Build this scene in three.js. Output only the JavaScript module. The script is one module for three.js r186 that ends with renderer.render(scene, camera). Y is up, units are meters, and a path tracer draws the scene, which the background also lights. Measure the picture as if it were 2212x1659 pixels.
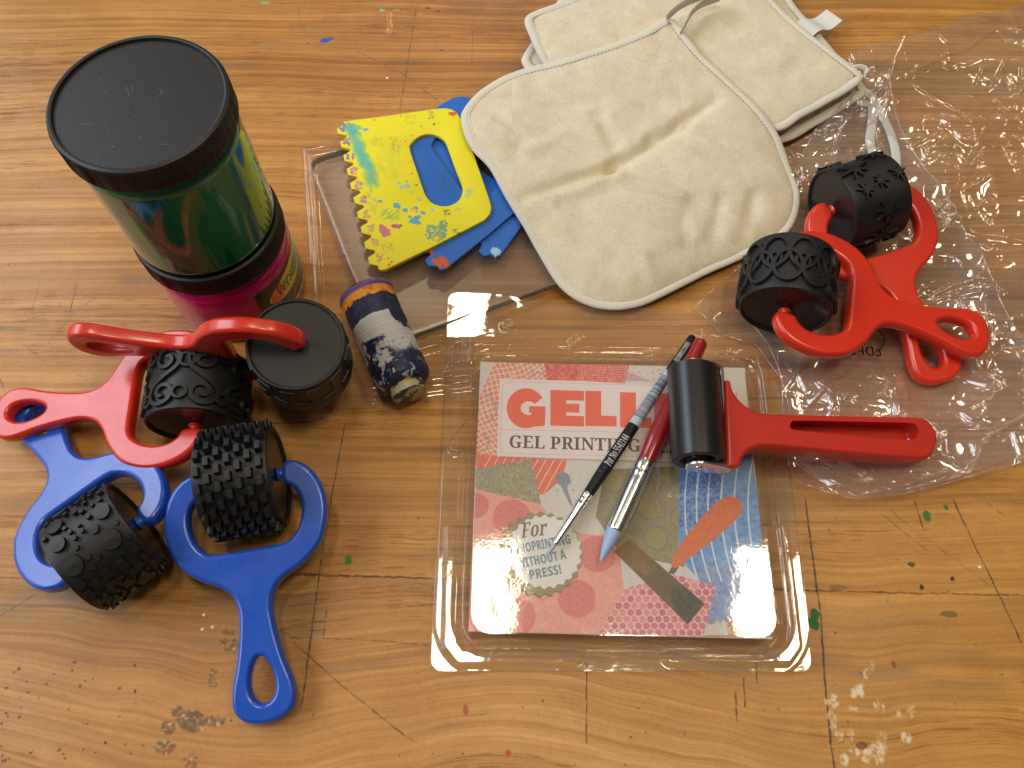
import * as THREE from 'three';
import { mergeGeometries, mergeVertices, toCreasedNormals } from 'three/addons/utils/BufferGeometryUtils.js';
import { RoundedBoxGeometry } from 'three/addons/geometries/RoundedBoxGeometry.js';
import { FontLoader } from 'three/addons/loaders/FontLoader.js';
import { RectAreaLightUniformsLib } from 'three/addons/lights/RectAreaLightUniformsLib.js';

// ---------------------------------------------------------------- camera, lights, exposure
const scene = new THREE.Scene();
const TILT = 24.8 * Math.PI / 180, HEIGHT = 0.445, FOCAL = 1789, PX = 1106, PY = 829.5;   // focal length and centre in pixels of a 2212 x 1659 view
const camera = new THREE.PerspectiveCamera(2 * Math.atan(PY / FOCAL) * 180 / Math.PI, 4 / 3, 0.02, 30);
camera.position.set(0, HEIGHT, HEIGHT * Math.tan(TILT));
camera.lookAt(0, 0, 0);
const renderer = new THREE.WebGLRenderer({ antialias: true });
renderer.setSize(1024, 768);
renderer.toneMapping = THREE.LinearToneMapping;
renderer.toneMappingExposure = 1.2;
renderer.shadowMap.enabled = true;
scene.background = new THREE.Color().setRGB(0.06, 0.057, 0.055);   // the pale room around the table
RectAreaLightUniformsLib.init();

const WINDOW_GLOW = new THREE.Color().setRGB(0.80, 0.87, 0.97), LAMP_GLOW = new THREE.Color().setRGB(1.0, 0.84, 0.58);
const CEILING_LAMPS = [[-0.17, 1.95, -0.16, 'over the printed blister pack'], [0.80, 1.95, -0.20, 'over the crinkled plastic bag'], [-0.15, 1.95, -1.75, 'beyond the ink jars'], [0.80, 1.95, -1.78, 'beyond the pot holders'], [0.32, 1.95, 0.15, 'added above the near table edge for glare']];  // last lamp is added, to put glare on the near blister bar
const LAMP_SIZE = [0.20, 0.32], LAMP_POWER = 22;
const WINDOW = { at: [-1.7, 1.15, -0.45], size: [2.6, 1.8], power: 4.4 };

// ---------------------------------------------------------------- small helpers
const V = (x, y, z) => new THREE.Vector3(x, y, z);
const rgb = (r, g, b) => new THREE.Color().setRGB(r, g, b);
function mulberry(a) { return () => { a = (a + 0x6d2b79f5) | 0; let t = Math.imul(a ^ (a >>> 15), 1 | a); t = (t + Math.imul(t ^ (t >>> 7), 61 | t)) ^ t; return ((t ^ (t >>> 14)) >>> 0) / 4294967296; }; }
const PERM = new Float32Array(65536); { const r = mulberry(77); for (let i = 0; i < 65536; i++) PERM[i] = r(); }
const lat = (ix, iy) => PERM[((ix * 73856093) ^ (iy * 19349663)) & 65535];
function noise(x, y) { const ix = Math.floor(x), iy = Math.floor(y); let fx = x - ix, fy = y - iy; fx = fx * fx * (3 - 2 * fx); fy = fy * fy * (3 - 2 * fy); const a = lat(ix, iy), b = lat(ix + 1, iy), c = lat(ix, iy + 1), d = lat(ix + 1, iy + 1); return a + (b - a) * fx + (c - a) * fy + (a - b - c + d) * fx * fy; }
const fbm = (x, y, n = 4) => { let s = 0, a = 0.5, t = 0; for (let i = 0; i < n; i++) { s += a * noise(x + i * 17.3, y - i * 9.1); t += a; a *= 0.5; x *= 2; y *= 2; } return s / t; };
const sstep = (a, b, x) => { const t = Math.min(1, Math.max(0, (x - a) / (b - a))); return t * t * (3 - 2 * t); };
const lerp = (a, b, t) => a + (b - a) * t;
// photograph pixel -> direction -> point on the plane it touches
const FW = V(0, -Math.cos(TILT), -Math.sin(TILT)), UPV = V(0, Math.sin(TILT), -Math.cos(TILT));
const dirOf = (p) => FW.clone().add(V((p[0] - PX) / FOCAL, 0, 0)).addScaledVector(UPV, -(p[1] - PY) / FOCAL);
const W = (p, y = 0) => { const d = dirOf(p); return camera.position.clone().addScaledVector(d, (y - HEIGHT) / d.y); };
const onPlane = (p, o, n) => { const d = dirOf(p); return camera.position.clone().addScaledVector(d, o.clone().sub(camera.position).dot(n) / d.dot(n)); };
const crop = (x0, y0, s) => (x, y) => [(x0 + s * x) * 0.54, (y0 + s * y) * 0.54];
const z2 = crop(0, 1100, 0.6329), z3 = crop(0, 1700, 0.7535), z4 = crop(1100, 350, 0.5725), z5 = crop(1000, 900, 0.4823), z6 = crop(1800, 0, 0.8137), z7 = crop(2800, 500, 0.6629), z8 = crop(1650, 1150, 0.9643), zb = crop(2600, 1200, 0.6763), zc = crop(3000, 0, 0.6029), zq = crop(2800, 2000, 0.646), zl = crop(1000, 2300, 0.6329), zt = crop(900, 0, 0.5877);

const taken = new Map();
const numbered = (n) => { const k = taken.get(n) || 0; taken.set(n, k + 1); return k ? n + '_' + String(k).padStart(3, '0') : n; };
function thing(name, label, category, group) { const o = new THREE.Group(); o.name = numbered(name); o.userData = { label, category }; if (group) o.userData.group = group; scene.add(o); return o; }
function part(name, geo, mat, parent, label) { const m = new THREE.Mesh(geo, mat); m.name = name; m.castShadow = m.receiveShadow = true; if (label) m.userData.label = label; parent.add(m); return m; }
function single(name, geo, mat, label, category, group) { const m = part(numbered(name), geo, mat, scene); m.userData = { label, category }; if (group) m.userData.group = group; return m; }
const std = (o) => new THREE.MeshStandardMaterial(o), phys = (o) => new THREE.MeshPhysicalMaterial(o);

function canvas(w, h) { const c = document.createElement('canvas'); c.width = w; c.height = h; return [c, c.getContext('2d')]; }
function canvasTex(c, srgb = true) { const t = new THREE.CanvasTexture(c); if (srgb) t.colorSpace = THREE.SRGBColorSpace; t.wrapS = t.wrapT = THREE.RepeatWrapping; t.magFilter = THREE.LinearFilter; return t; }
function dataTex(w, h, f, srgb = false) {
  const d = new Uint8Array(w * h * 4);
  for (let y = 0, i = 0; y < h; y++) for (let x = 0; x < w; x++, i += 4) { const v = f(x / w, y / h); if (typeof v === 'number') d[i] = d[i + 1] = d[i + 2] = v; else { d[i] = v[0]; d[i + 1] = v[1]; d[i + 2] = v[2]; } d[i + 3] = 255; }
  const t = new THREE.DataTexture(d, w, h); t.wrapS = t.wrapT = THREE.RepeatWrapping; t.magFilter = THREE.LinearFilter; if (srgb) t.colorSpace = THREE.SRGBColorSpace; t.needsUpdate = true; return t;
}
// grid geometry from f(u, v) -> Vector3
function gridGeo(nu, nv, f, uvf) {
  const p = [], uv = [], ix = [];
  for (let j = 0; j <= nv; j++) for (let i = 0; i <= nu; i++) { const q = f(i / nu, j / nv); p.push(q.x, q.y, q.z); const t = uvf ? uvf(q, i / nu, j / nv) : [i / nu, j / nv]; uv.push(t[0], t[1]); }
  for (let j = 0; j < nv; j++) for (let i = 0; i < nu; i++) { const a = j * (nu + 1) + i, b = a + 1, c = a + nu + 1, d = c + 1; ix.push(a, c, b, b, c, d); }
  const g = new THREE.BufferGeometry(); g.setAttribute('position', new THREE.Float32BufferAttribute(p, 3)); g.setAttribute('uv', new THREE.Float32BufferAttribute(uv, 2)); g.setIndex(ix); g.computeVertexNormals(); return g;
}
// sweep an ellipse along a path; radii may vary with t; up keeps the section upright
function sweep(pts, ra, rb, closed = false, n = 10, up = V(0, 1, 0)) {
  const N = pts.length, p = [], ix = [], uv = [], fa = typeof ra === 'function' ? ra : () => ra, fb = typeof rb === 'function' ? rb : () => rb;
  let len = 0;
  for (let i = 0; i < N; i++) {
    const a = pts[closed ? (i + N - 1) % N : Math.max(0, i - 1)], b = pts[closed ? (i + 1) % N : Math.min(N - 1, i + 1)];
    const t = b.clone().sub(a).normalize(), s = t.clone().cross(up); if (s.lengthSq() < 1e-8) s.set(1, 0, 0); s.normalize(); const w = s.clone().cross(t);
    if (i) len += pts[i].distanceTo(pts[i - 1]);
    for (let k = 0; k < n; k++) { const c = k / n * Math.PI * 2, q = pts[i].clone().addScaledVector(s, Math.cos(c) * fa(i / (N - 1))).addScaledVector(w, Math.sin(c) * fb(i / (N - 1))); p.push(q.x, q.y, q.z); uv.push(k / n, len); }
  }
  const M = closed ? N : N - 1;
  for (let i = 0; i < M; i++) for (let k = 0; k < n; k++) { const a = i * n + k, b = i * n + (k + 1) % n, c = ((i + 1) % N) * n + k, d = ((i + 1) % N) * n + (k + 1) % n; ix.push(a, b, c, b, d, c); }
  if (!closed) for (const [at, flip] of [[0, 1], [N - 1, 0]]) for (let k = 1; k < n - 1; k++) { const a = at * n, b = at * n + k, c = at * n + k + 1; flip ? ix.push(a, c, b) : ix.push(a, b, c); }
  const g = new THREE.BufferGeometry(); g.setAttribute('position', new THREE.Float32BufferAttribute(p, 3)); g.setAttribute('uv', new THREE.Float32BufferAttribute(uv, 2)); g.setIndex(ix); g.computeVertexNormals(); return g;
}
const curve = (pts, n, closed = false, tension = 0.5) => { const c = new THREE.CatmullRomCurve3(pts, closed, 'catmullrom', tension); const r = c.getSpacedPoints(n); if (closed) r.pop(); return r; };
const lathe = (pr, n = 64) => new THREE.LatheGeometry(pr.map(([r, y]) => new THREE.Vector2(Math.max(r, 1e-5), y)), n);
// a frame with Y along a->b and Z downwards, so that u = 0.5 of a lathe looks up
function along(a, b) { const y = b.clone().sub(a).normalize(), z = V(0, -1, 0).addScaledVector(y, y.y).normalize(), x = y.clone().cross(z); return new THREE.Matrix4().makeBasis(x, y, z).setPosition(a); }
const crease = (g, a = 0.6) => { const q = g.index ? g.toNonIndexed() : g; q.scale(1000, 1000, 1000); const r = toCreasedNormals(q, a); r.scale(0.001, 0.001, 0.001); return r; };   // it joins corners closer than a hundredth of a unit
// keep the flat faces of a bevelled plate flat where they meet the rounded edge
function flatCaps(g) { g.computeBoundingBox(); const P = g.attributes.position, N = g.attributes.normal, lo = g.boundingBox.min.z + 1e-6, hi = g.boundingBox.max.z - 1e-6; for (let i = 0; i < P.count; i += 3) for (const [t, s] of [[(z) => z > hi, 1], [(z) => z < lo, -1]]) if (t(P.getZ(i)) && t(P.getZ(i + 1)) && t(P.getZ(i + 2))) for (let k = 0; k < 3; k++) N.setXYZ(i + k, 0, 0, s); return g; }
const smoothShape = (pts, n, closed = true) => curve(pts.map((p) => V(p[0], p[1], 0)), n, closed).map((p) => new THREE.Vector2(p.x, p.y));

// ---------------------------------------------------------------- lights as fittings, one of the lamps added for glare
{
  const glow = (c, k) => std({ color: 0x000000, emissive: c, emissiveIntensity: k, roughness: 1 });
  const white = std({ color: rgb(0.75, 0.75, 0.73), roughness: 0.6 });
  CEILING_LAMPS.forEach(([x, y, z, where]) => {
    const t = thing('ceiling_lamp', 'warm white ceiling lamp ' + where, 'lamp', 'ceiling lamps over the table');
    t.position.set(x, y, z);
    part('housing', new RoundedBoxGeometry(LAMP_SIZE[0] + 0.06, 0.05, LAMP_SIZE[1] + 0.06, 2, 0.01).translate(0, 0.027, 0), white, t);
    part('diffuser_lamp', new THREE.BoxGeometry(LAMP_SIZE[0], 0.004, LAMP_SIZE[1]), glow(LAMP_GLOW, 1.2), t);
    const l = new THREE.RectAreaLight(LAMP_GLOW, LAMP_POWER, LAMP_SIZE[0], LAMP_SIZE[1]);
    l.position.set(x, y - 0.012, z); l.lookAt(x, 0, z); l.name = 'ceiling_lamp_light'; scene.add(l);
  });
  const w = thing('window', 'wide daylight window with white frame beside the table', 'window');
  w.position.set(...WINDOW.at);
  const [sw, sh] = WINDOW.size;
  part('frame', mergeGeometries([new THREE.BoxGeometry(0.06, 0.08, sw + 0.16).translate(-0.02, sh / 2 + 0.04, 0), new THREE.BoxGeometry(0.06, 0.08, sw + 0.16).translate(-0.02, -sh / 2 - 0.04, 0), new THREE.BoxGeometry(0.06, sh, 0.08).translate(-0.02, 0, sw / 2 + 0.04), new THREE.BoxGeometry(0.06, sh, 0.08).translate(-0.02, 0, -sw / 2 - 0.04)]), white, w);
  part('window_pane', new THREE.BoxGeometry(0.004, sh, sw), glow(WINDOW_GLOW, 1.0), w);
  const l = new THREE.RectAreaLight(WINDOW_GLOW, WINDOW.power, sw, sh);
  l.position.set(WINDOW.at[0] + 0.012, WINDOW.at[1], WINDOW.at[2]); l.lookAt(2, WINDOW.at[1] - 0.6, WINDOW.at[2]); l.name = 'window_light'; scene.add(l);
}

// ---------------------------------------------------------------- table
const TX0 = -0.42, TX1 = 0.42, TZ0 = -0.345, TZ1 = 0.235;
{
  const w = 2048, h = Math.round(w * (TZ1 - TZ0) / (TX1 - TX0)), [c, g] = canvas(w, h), im = g.createImageData(w, h), d = im.data;
  const bump = new Uint8Array(w * h * 4), rough = new Uint8Array(w * h * 4);
  for (let j = 0, k = 0; j < h; j++) for (let i = 0; i < w; i++, k += 4) {
    const x = TX0 + (i + 0.5) / w * (TX1 - TX0), z = TZ0 + (j + 0.5) / h * (TZ1 - TZ0);
    const low = sstep(0.06, 0.2, z), quarter = 1 - sstep(-0.06, 0.12, z + 0.10 * (noise(x * 3, z * 3 + 7) - 0.5));
    let zz = z + 0.012 * (noise(x * 4 + 3, z * 5) - 0.5) + 0.005 * (noise(x * 11, z * 16) - 0.5) + low * (0.036 * (noise(x * 7 + 8, z * 6 + 2) - 0.5) - 0.045 * x + 0.006 * (noise(x * 38, z * 30) - 0.5));
    zz += 0.0008 * (noise(x * 60, z * 90) - 0.5);
    const fine = noise(x * 4, zz * 560), finer = noise(x * 12, zz * 1250), grit = noise(x * 700, z * 700);
    const dash = sstep(0.66, 0.9, noise(x * 80, zz * 1500)) * sstep(0.42, 0.66, noise(x * 3, zz * 45 + 4));
    const ring = noise(x * 0.8, zz * lerp(62, 150, quarter)), line = sstep(0.55, 0.86, ring) * (0.35 + 0.75 * noise(x * 9, zz * 260));
    const tone = fbm(x * 3 + 5, z * 7, 3), mott = fbm(x * 26, z * 40, 3), blur = fbm(x * 70, z * 150, 2);
    let a = 0.22 * line + (0.22 + 0.24 * quarter) * (fine - 0.45) + 0.20 * (finer - 0.5) + 0.26 * dash + 0.16 * (noise(x * 34 + 5, zz * 1900) - 0.5) + 0.26 * (tone - 0.5) + 0.22 * (mott - 0.5) + 0.14 * (blur - 0.5) + 0.10 * (grit - 0.5) + 0.06;
    a = Math.min(1, Math.max(-0.4, a));
    const grime = 0.32 * line * sstep(0.5, 0.8, noise(x * 26, zz * 170)) + 0.22 * sstep(0.6, 0.82, fbm(x * 9 + 40, z * 16, 4)), warm = fbm(x * 2.2 + 20, z * 3.1 + 3, 2);
    d[k] = lerp(192 - 76 * a, 106, grime); d[k + 1] = lerp(136 - 72 * a + 6 * (warm - 0.5), 88, grime); d[k + 2] = lerp(70 - 52 * a - 26 * (warm - 0.5), 68, grime); d[k + 3] = 255;
    const b = 150 - 60 * line - 90 * dash + 40 * (finer - 0.5) - 25 * fine; bump[k] = bump[k + 1] = bump[k + 2] = Math.max(0, Math.min(255, b)); bump[k + 3] = 255;
    const r = 0.42 + 0.22 * (fbm(x * 14, z * 18, 3) - 0.5) + 0.10 * (fine - 0.5) + 0.15 * dash; rough[k] = rough[k + 1] = rough[k + 2] = Math.max(0, Math.min(255, r * 255)); rough[k + 3] = 255;
  }
  g.putImageData(im, 0, 0);
  const S = w / (TX1 - TX0), at = (p) => { const q = W(p, 0); return [(q.x - TX0) * S, (q.z - TZ0) * S]; }, rnd = mulberry(5);
  const wob = (list, width, style, gaps = 0, jit = 1) => {   // a scored or drawn line with uneven ink
    const pts = list.map(at); g.strokeStyle = style; g.lineCap = 'round';
    for (let s = 0; s < pts.length - 1; s++) { const [ax, ay] = pts[s], [bx, by] = pts[s + 1], n = Math.max(2, Math.round(Math.hypot(bx - ax, by - ay) / 7)); let lx = ax, ly = ay;
      for (let i = 1; i <= n; i++) { const t = i / n, x = lerp(ax, bx, t) + (rnd() - 0.5) * jit, y = lerp(ay, by, t) + (rnd() - 0.5) * jit; { g.globalAlpha = rnd() < gaps ? 0.22 : 0.45 + 0.45 * rnd(); g.lineWidth = width * (0.36 + 0.40 * rnd()); g.beginPath(); g.moveTo(lx, ly); g.lineTo(x, y); g.stroke(); } lx = x; ly = y; } }
    g.globalAlpha = 1;
  };
  const blot = (p, rx, ry, style, alpha = 1, rough_ = 0.35) => { const [x, y] = at(p); g.fillStyle = style; g.globalAlpha = alpha; g.beginPath(); for (let i = 0; i < 18; i++) { const a = i / 18 * 6.2832, k = 1 - rough_ * rnd(); g[i ? 'lineTo' : 'moveTo'](x + Math.cos(a) * rx * k, y + Math.sin(a) * ry * k); } g.fill(); g.globalAlpha = 1; };
  const ink = 'rgb(46,40,50)', brown = 'rgb(70,44,26)', pencil = 'rgb(92,74,66)';
  wob([z3(1830, 0), z3(1720, 600), z3(1600, 1510)], 2.6, ink, 0.12);
  wob([[640, 1238], [930, 1250], [1735, 1275], zq(1000, 570), zq(2006, 590)], 2.8, brown, 0.1, 1.8);
  wob([zq(655, 0), zq(690, 300), zq(745, 700), zq(780, 1180), zq(800, 1400), zq(830, 1659)], 3.4, ink, 0.05, 1.6);
  wob([zq(1570, 0), zq(1720, 320), zq(1850, 580), zq(2006, 920)], 2.8, ink, 0.08);
  wob([zq(1130, 0), zq(1230, 110), zq(1500, 310), zq(1850, 570)], 1.6, pencil, 0.35);
  wob([zq(1130, 90), zq(1400, 310)], 1.6, pencil, 0.4);
  wob([zq(1330, 10), zq(1390, 200)], 2.6, ink, 0.3); wob([zq(270, 1100), zq(280, 1280)], 2.4, ink, 0.1); wob([zq(218, 1180), zq(230, 1370)], 2.4, ink, 0.1); wob([zq(345, 960), zq(352, 1140)], 2, ink, 0.2);
  wob([zq(1780, 20), zq(1900, 110)], 2, 'rgb(70,84,60)', 0.3);
  wob([[0, 1330], [90, 1275]], 2.2, pencil, 0.1);
  wob([zl(250, 400), zl(560, 680), zl(970, 1010), zl(1070, 1070)], 1.8, brown, 0.1); wob([zl(380, 295), zl(480, 292)], 2, brown, 0); wob([zl(370, 348), zl(480, 350)], 2, brown, 0.1); wob([zl(485, 225), zl(460, 400)], 1.6, ink, 0.1);
  wob([zl(190, 340), zl(260, 395), zl(640, 405), zl(1130, 440)], 1.6, brown, 0.35); wob([zl(250, 0), zl(1150, 20)], 2.4, brown, 0.15); wob([zl(2127, 560), zl(2127, 1060)], 2, ink, 0.15);
  wob([zt(1300, 60), zt(1240, 450), zt(1190, 750)], 2.4, 'rgb(70,66,72)', 0.25); wob([zt(900, 350), zt(1220, 510), zt(1480, 710)], 2.0, 'rgb(84,72,70)', 0.3); wob([zt(510, 20), zt(505, 130), zt(540, 210), zt(650, 290)], 2.6, 'rgba(110,84,62,0.5)', 0.1); wob([zt(1695, 90), zt(1680, 430)], 2, 'rgba(84,76,74,0.6)', 0.2); wob([zt(1420, 220), zt(1440, 330)], 1, pencil, 0.3);
  wob([z2(490, 30), z2(440, 250)], 2.2, pencil, 0.1); wob([z2(200, 240), z2(490, 230)], 1.6, pencil, 0.3); wob([z2(640, 100), z2(430, 280), z2(300, 440)], 1.4, pencil, 0.4); wob([z2(0, 660), z2(30, 740)], 2, pencil, 0.2); wob([z2(150, 440), z2(330, 580)], 1.2, pencil, 0.3); wob([z2(250, 40), z2(200, 240)], 1.2, pencil, 0.3);
  wob([z2(1700, 940), z2(2200, 920)], 2, brown, 0.4); wob([z2(1880, 1330), z2(2200, 1330)], 2.2, brown, 0.35); wob([z2(2000, 1050), z2(2100, 980)], 1.6, pencil, 0.4);
  wob([[1000, 640 + 660], [880, 1310]], 1.6, brown, 0.4); wob([[966, 960], [1010, 905]], 2, ink, 0.3);
  // paint spots, dried glue, crumbs
  blot(zt(275, 20), 11, 4, 'rgb(120,196,150)', 0.85); blot(zt(1070, 70), 6, 4.5, 'rgb(126,200,170)', 0.95); blot(zt(1165, 68), 8, 2.5, 'rgb(126,196,165)', 0.7); blot(zt(1330, 97), 4, 2.5, 'rgb(126,196,165)', 0.7);
  blot(zt(680, 275), 10, 6.5, 'rgb(52,92,170)', 1, 0.2); blot(zt(715, 263), 7, 5, 'rgb(62,100,176)', 1, 0.2); blot(zt(565, 297), 3, 2.4, 'rgb(66,100,170)'); for (let i = 0; i < 26; i++) blot(zt(300 + rnd() * 130 - 50, 318 + rnd() * 50 - 25), 1 + 3 * rnd(), 1 + 1.5 * rnd(), 'rgb(130,140,160)', 0.35);
  blot(zt(1103, 530), 3, 2.6, 'rgb(248,246,240)'); blot(zt(1380, 55), 6, 2, brown, 0.9); blot(zt(1450, 78), 5, 1.6, ink, 0.8); blot(zt(1477, 341), 4, 1.4, ink, 0.8);
  for (let i = 0; i < 30; i++) blot(zt(1120 + rnd() * 45 - 22, 90 + rnd() * 130), 2.5, 7, 'rgb(226,176,120)', 0.25);
  for (const [x, y, r] of [[1405, 90, 6], [1410, 110, 5], [1525, 45, 4]]) blot(zq(x, y), r, r * 1.3, 'rgb(60,104,48)', 0.9);
  for (const [x, y, r] of [[712, 712, 7], [700, 765, 8], [716, 775, 6], [706, 745, 4]]) blot(zq(x, y), r, r * 1.2, 'rgb(36,92,40)', 0.95); blot([752, 1210], 6, 9, 'rgb(70,132,52)', 0.95);
  blot(zq(1200, 1020), 3, 6, 'rgb(150,52,40)', 0.8); blot(zl(1632, 1125), 4, 5, 'rgb(200,56,44)', 0.8); blot([1090, 1165], 3, 3.5, 'rgb(196,48,40)', 0.9); blot(zl(1365, 850), 4, 8, 'rgb(150,60,40)', 0.6);
  blot(zq(1540, 705), 14, 5, 'rgb(90,74,52)', 0.6); blot(zq(1310, 400), 6, 4, 'rgb(60,62,44)', 0.8); blot(zq(1375, 541), 3.5, 4, ink); blot(zq(1565, 488), 3.5, 3.5, brown); blot(zq(1733, 414), 2.6, 2.4, 'rgb(240,238,232)'); blot(zq(850, 545), 16, 5, 'rgb(110,84,56)', 0.5);
  // plaster smears
  const smear = (x, y, rx, ry, n, al) => { for (let i = 0; i < n; i++) { const a = rnd() * 6.28, k = Math.sqrt(rnd()); blot(zq(x + Math.cos(a) * rx * k, y + Math.sin(a) * ry * k), 1.2 + 3.2 * rnd(), 1 + 4.5 * rnd(), 'rgb(226,206,180)', al * (0.4 + 0.6 * rnd()), 0.6); } };
  smear(1035, 1075, 25, 35, 12, 0.5); smear(975, 1180, 45, 45, 34, 0.85); smear(820, 1245, 40, 40, 18, 0.7); smear(960, 1290, 30, 12, 8, 0.6); smear(1110, 1270, 35, 40, 16, 0.55); smear(1230, 1330, 14, 20, 7, 0.5); smear(1310, 1310, 25, 40, 12, 0.5); smear(820, 1360, 30, 60, 20, 0.5); smear(900, 1460, 60, 50, 24, 0.5); smear(1275, 1470, 36, 30, 20, 0.75); smear(1080, 1570, 90, 70, 70, 0.6); smear(890, 1610, 24, 34, 16, 0.8); smear(1130, 1500, 40, 60, 18, 0.4); smear(1060, 1030, 20, 20, 6, 0.4); smear(980, 1550, 60, 20, 16, 0.7); blot(zq(1000, 1520), 9, 6, 'rgb(120,66,36)', 0.8);
  // dried brown glue with glitter
  const glue = (x, y, rx, ry, n) => { for (let i = 0; i < n; i++) { const a = rnd() * 6.28, k = Math.sqrt(rnd()), q = rnd(); blot(crop(0, 2000, 0.646)(x + Math.cos(a) * rx * k, y + Math.sin(a) * ry * k), 1 + 3.5 * rnd(), 1 + 2.4 * rnd(), q < 0.12 ? 'rgb(226,206,150)' : q < 0.25 ? 'rgb(156,70,40)' : 'rgb(112,84,48)', 0.35 + 0.4 * rnd()); } };
  glue(1180, 1370, 90, 70, 150); glue(1100, 1310, 30, 30, 24); glue(1330, 1370, 110, 24, 50); glue(1040, 1410, 40, 40, 30); glue(1020, 1530, 60, 40, 50); glue(1180, 1620, 40, 50, 20); glue(1420, 900, 60, 40, 24); glue(1320, 1110, 22, 60, 20); glue(1420, 820, 40, 20, 16);
  for (const [x, y] of [[1262, 711], [1315, 786], [1253, 800]]) blot(crop(0, 2000, 0.646)(x, y), 2.6, 2.2, 'rgb(246,242,234)');
  for (let i = 0; i < 38; i++) blot(crop(0, 2000, 0.646)(Math.pow(rnd(), 1.3) * 900, 1000 + rnd() * 640), 1 + 2.2 * rnd(), 1 + 1.6 * rnd(), rnd() < 0.3 ? 'rgb(60,44,60)' : 'rgb(72,50,34)', 0.5 + 0.4 * rnd());
  for (let i = 0; i < 320; i++) blot([rnd() * 2212, rnd() * 1659], 0.8 + 2 * rnd() * rnd(), 0.8 + 1.6 * rnd() * rnd(), rnd() < 0.25 ? 'rgb(54,52,66)' : 'rgb(82,58,36)', 0.3 + 0.5 * rnd());
  for (let i = 0; i < 26; i++) { const x = rnd() * 2212, y = rnd() * 1659, a = rnd() * 0.7 - 0.35 + (rnd() < 0.3 ? 1.2 : 0), l = 10 + 50 * rnd(); wob([[x, y], [x + Math.cos(a) * l, y + Math.sin(a) * l]], 1.1, 'rgba(70,50,36,0.6)', 0.3); }
  for (let i = 0; i < 40; i++) { const x = rnd() * 2212, y = rnd() * 700, n = 4 + rnd() * 12; for (let k = 0; k < n; k++) blot([x + rnd() * 40 - 20, y + rnd() * 14 - 7], 1 + 2 * rnd(), 0.8 + 1.2 * rnd(), 'rgb(110,92,78)', 0.3); }
  { const now = g.getImageData(0, 0, w, h).data; for (let k = 0; k < now.length; k += 4) { const was = d[k] + d[k + 1] + d[k + 2], is = now[k] + now[k + 1] + now[k + 2], df = (is - was) / 3; if (Math.abs(df) < 4) continue; const dark = df < 0 && now[k] < 130 && Math.abs(now[k] - now[k + 2]) < 60, b = bump[k] + (dark ? df * 1.1 : Math.min(90, Math.abs(df) * 1.4)); bump[k] = bump[k + 1] = bump[k + 2] = Math.max(0, Math.min(255, b)); const r = rough[k] + (dark ? 50 : 35); rough[k] = rough[k + 1] = rough[k + 2] = Math.min(255, r); } }   // scratches cut in, paint and plaster stand proud
  const mk = (arr) => { const t = new THREE.DataTexture(arr, w, h); t.magFilter = THREE.LinearFilter; t.wrapS = t.wrapT = THREE.MirroredRepeatWrapping; t.needsUpdate = true; return t; };
  const map = canvasTex(c); map.flipY = false; map.wrapS = map.wrapT = THREE.MirroredRepeatWrapping;
  const top = new RoundedBoxGeometry(1.7, 0.04, 1.3, 2, 0.004).translate(0, -0.02, -0.06), P = top.attributes.position, uv = top.attributes.uv;
  for (let i = 0; i < P.count; i++) uv.setXY(i, (P.getX(i) - TX0) / (TX1 - TX0), (P.getZ(i) - TZ0) / (TZ1 - TZ0));
  const m = part('table_top', top, std({ map, bumpMap: mk(bump), bumpScale: 0.0003, roughnessMap: mk(rough), roughness: 1, metalness: 0 }), scene);
  m.userData = { kind: 'structure', label: 'worn orange brown wooden table top with scratches and paint spots' };
}

// ---------------------------------------------------------------- shared materials
const scuff = dataTex(512, 512, (u, v) => { const n = fbm(u * 7, v * 7, 4), f = noise(u * 150, v * 20), h = noise(u * 18 + v * 90, v * 60 - u * 40); return Math.max(0, Math.min(255, 255 * (0.78 + 0.5 * (n - 0.5) + 0.18 * sstep(0.72, 0.95, f) + 0.25 * sstep(0.8, 0.97, h)))); }); scuff.repeat.set(14, 14);
const plastic = (c) => phys({ color: c, roughness: 0.40, roughnessMap: scuff, clearcoat: 0.5, clearcoatRoughness: 0.16, specularIntensity: 1 });
const RED = plastic(rgb(0.70, 0.031, 0.010)), BLUE = plastic(rgb(0.011, 0.086, 0.52));
const grainBump = dataTex(256, 256, (u, v) => 128 + 90 * (noise(u * 190, v * 190) - 0.5) + 40 * (noise(u * 60, v * 60) - 0.5));
const RUBBER = std({ color: rgb(0.0085, 0.0085, 0.009), roughness: 0.5, bumpMap: grainBump, bumpScale: 0.00008 });
const CAP = phys({ color: rgb(0.014, 0.013, 0.013), roughness: 0.27, specularIntensity: 0.75 });
const CAP_DULL = std({ color: rgb(0.013, 0.0125, 0.0125), roughness: 0.55, bumpMap: grainBump, bumpScale: 0.00005 });
const clear = (o = {}) => phys({ color: rgb(0.97, 0.965, 0.95), transmission: 1, thickness: 0, roughness: 0.05, ior: 1.62, side: THREE.DoubleSide, ...o });
const filmBump = dataTex(512, 512, (u, v) => 128 + 120 * (noise(u * 60, v * 44) - 0.5) + 70 * (noise(u * 220, v * 190) - 0.5) + 40 * (noise(u * 26, v * 300) - 0.5));
const METAL = phys({ color: rgb(0.72, 0.71, 0.69), metalness: 1, roughness: 0.24 });

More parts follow.
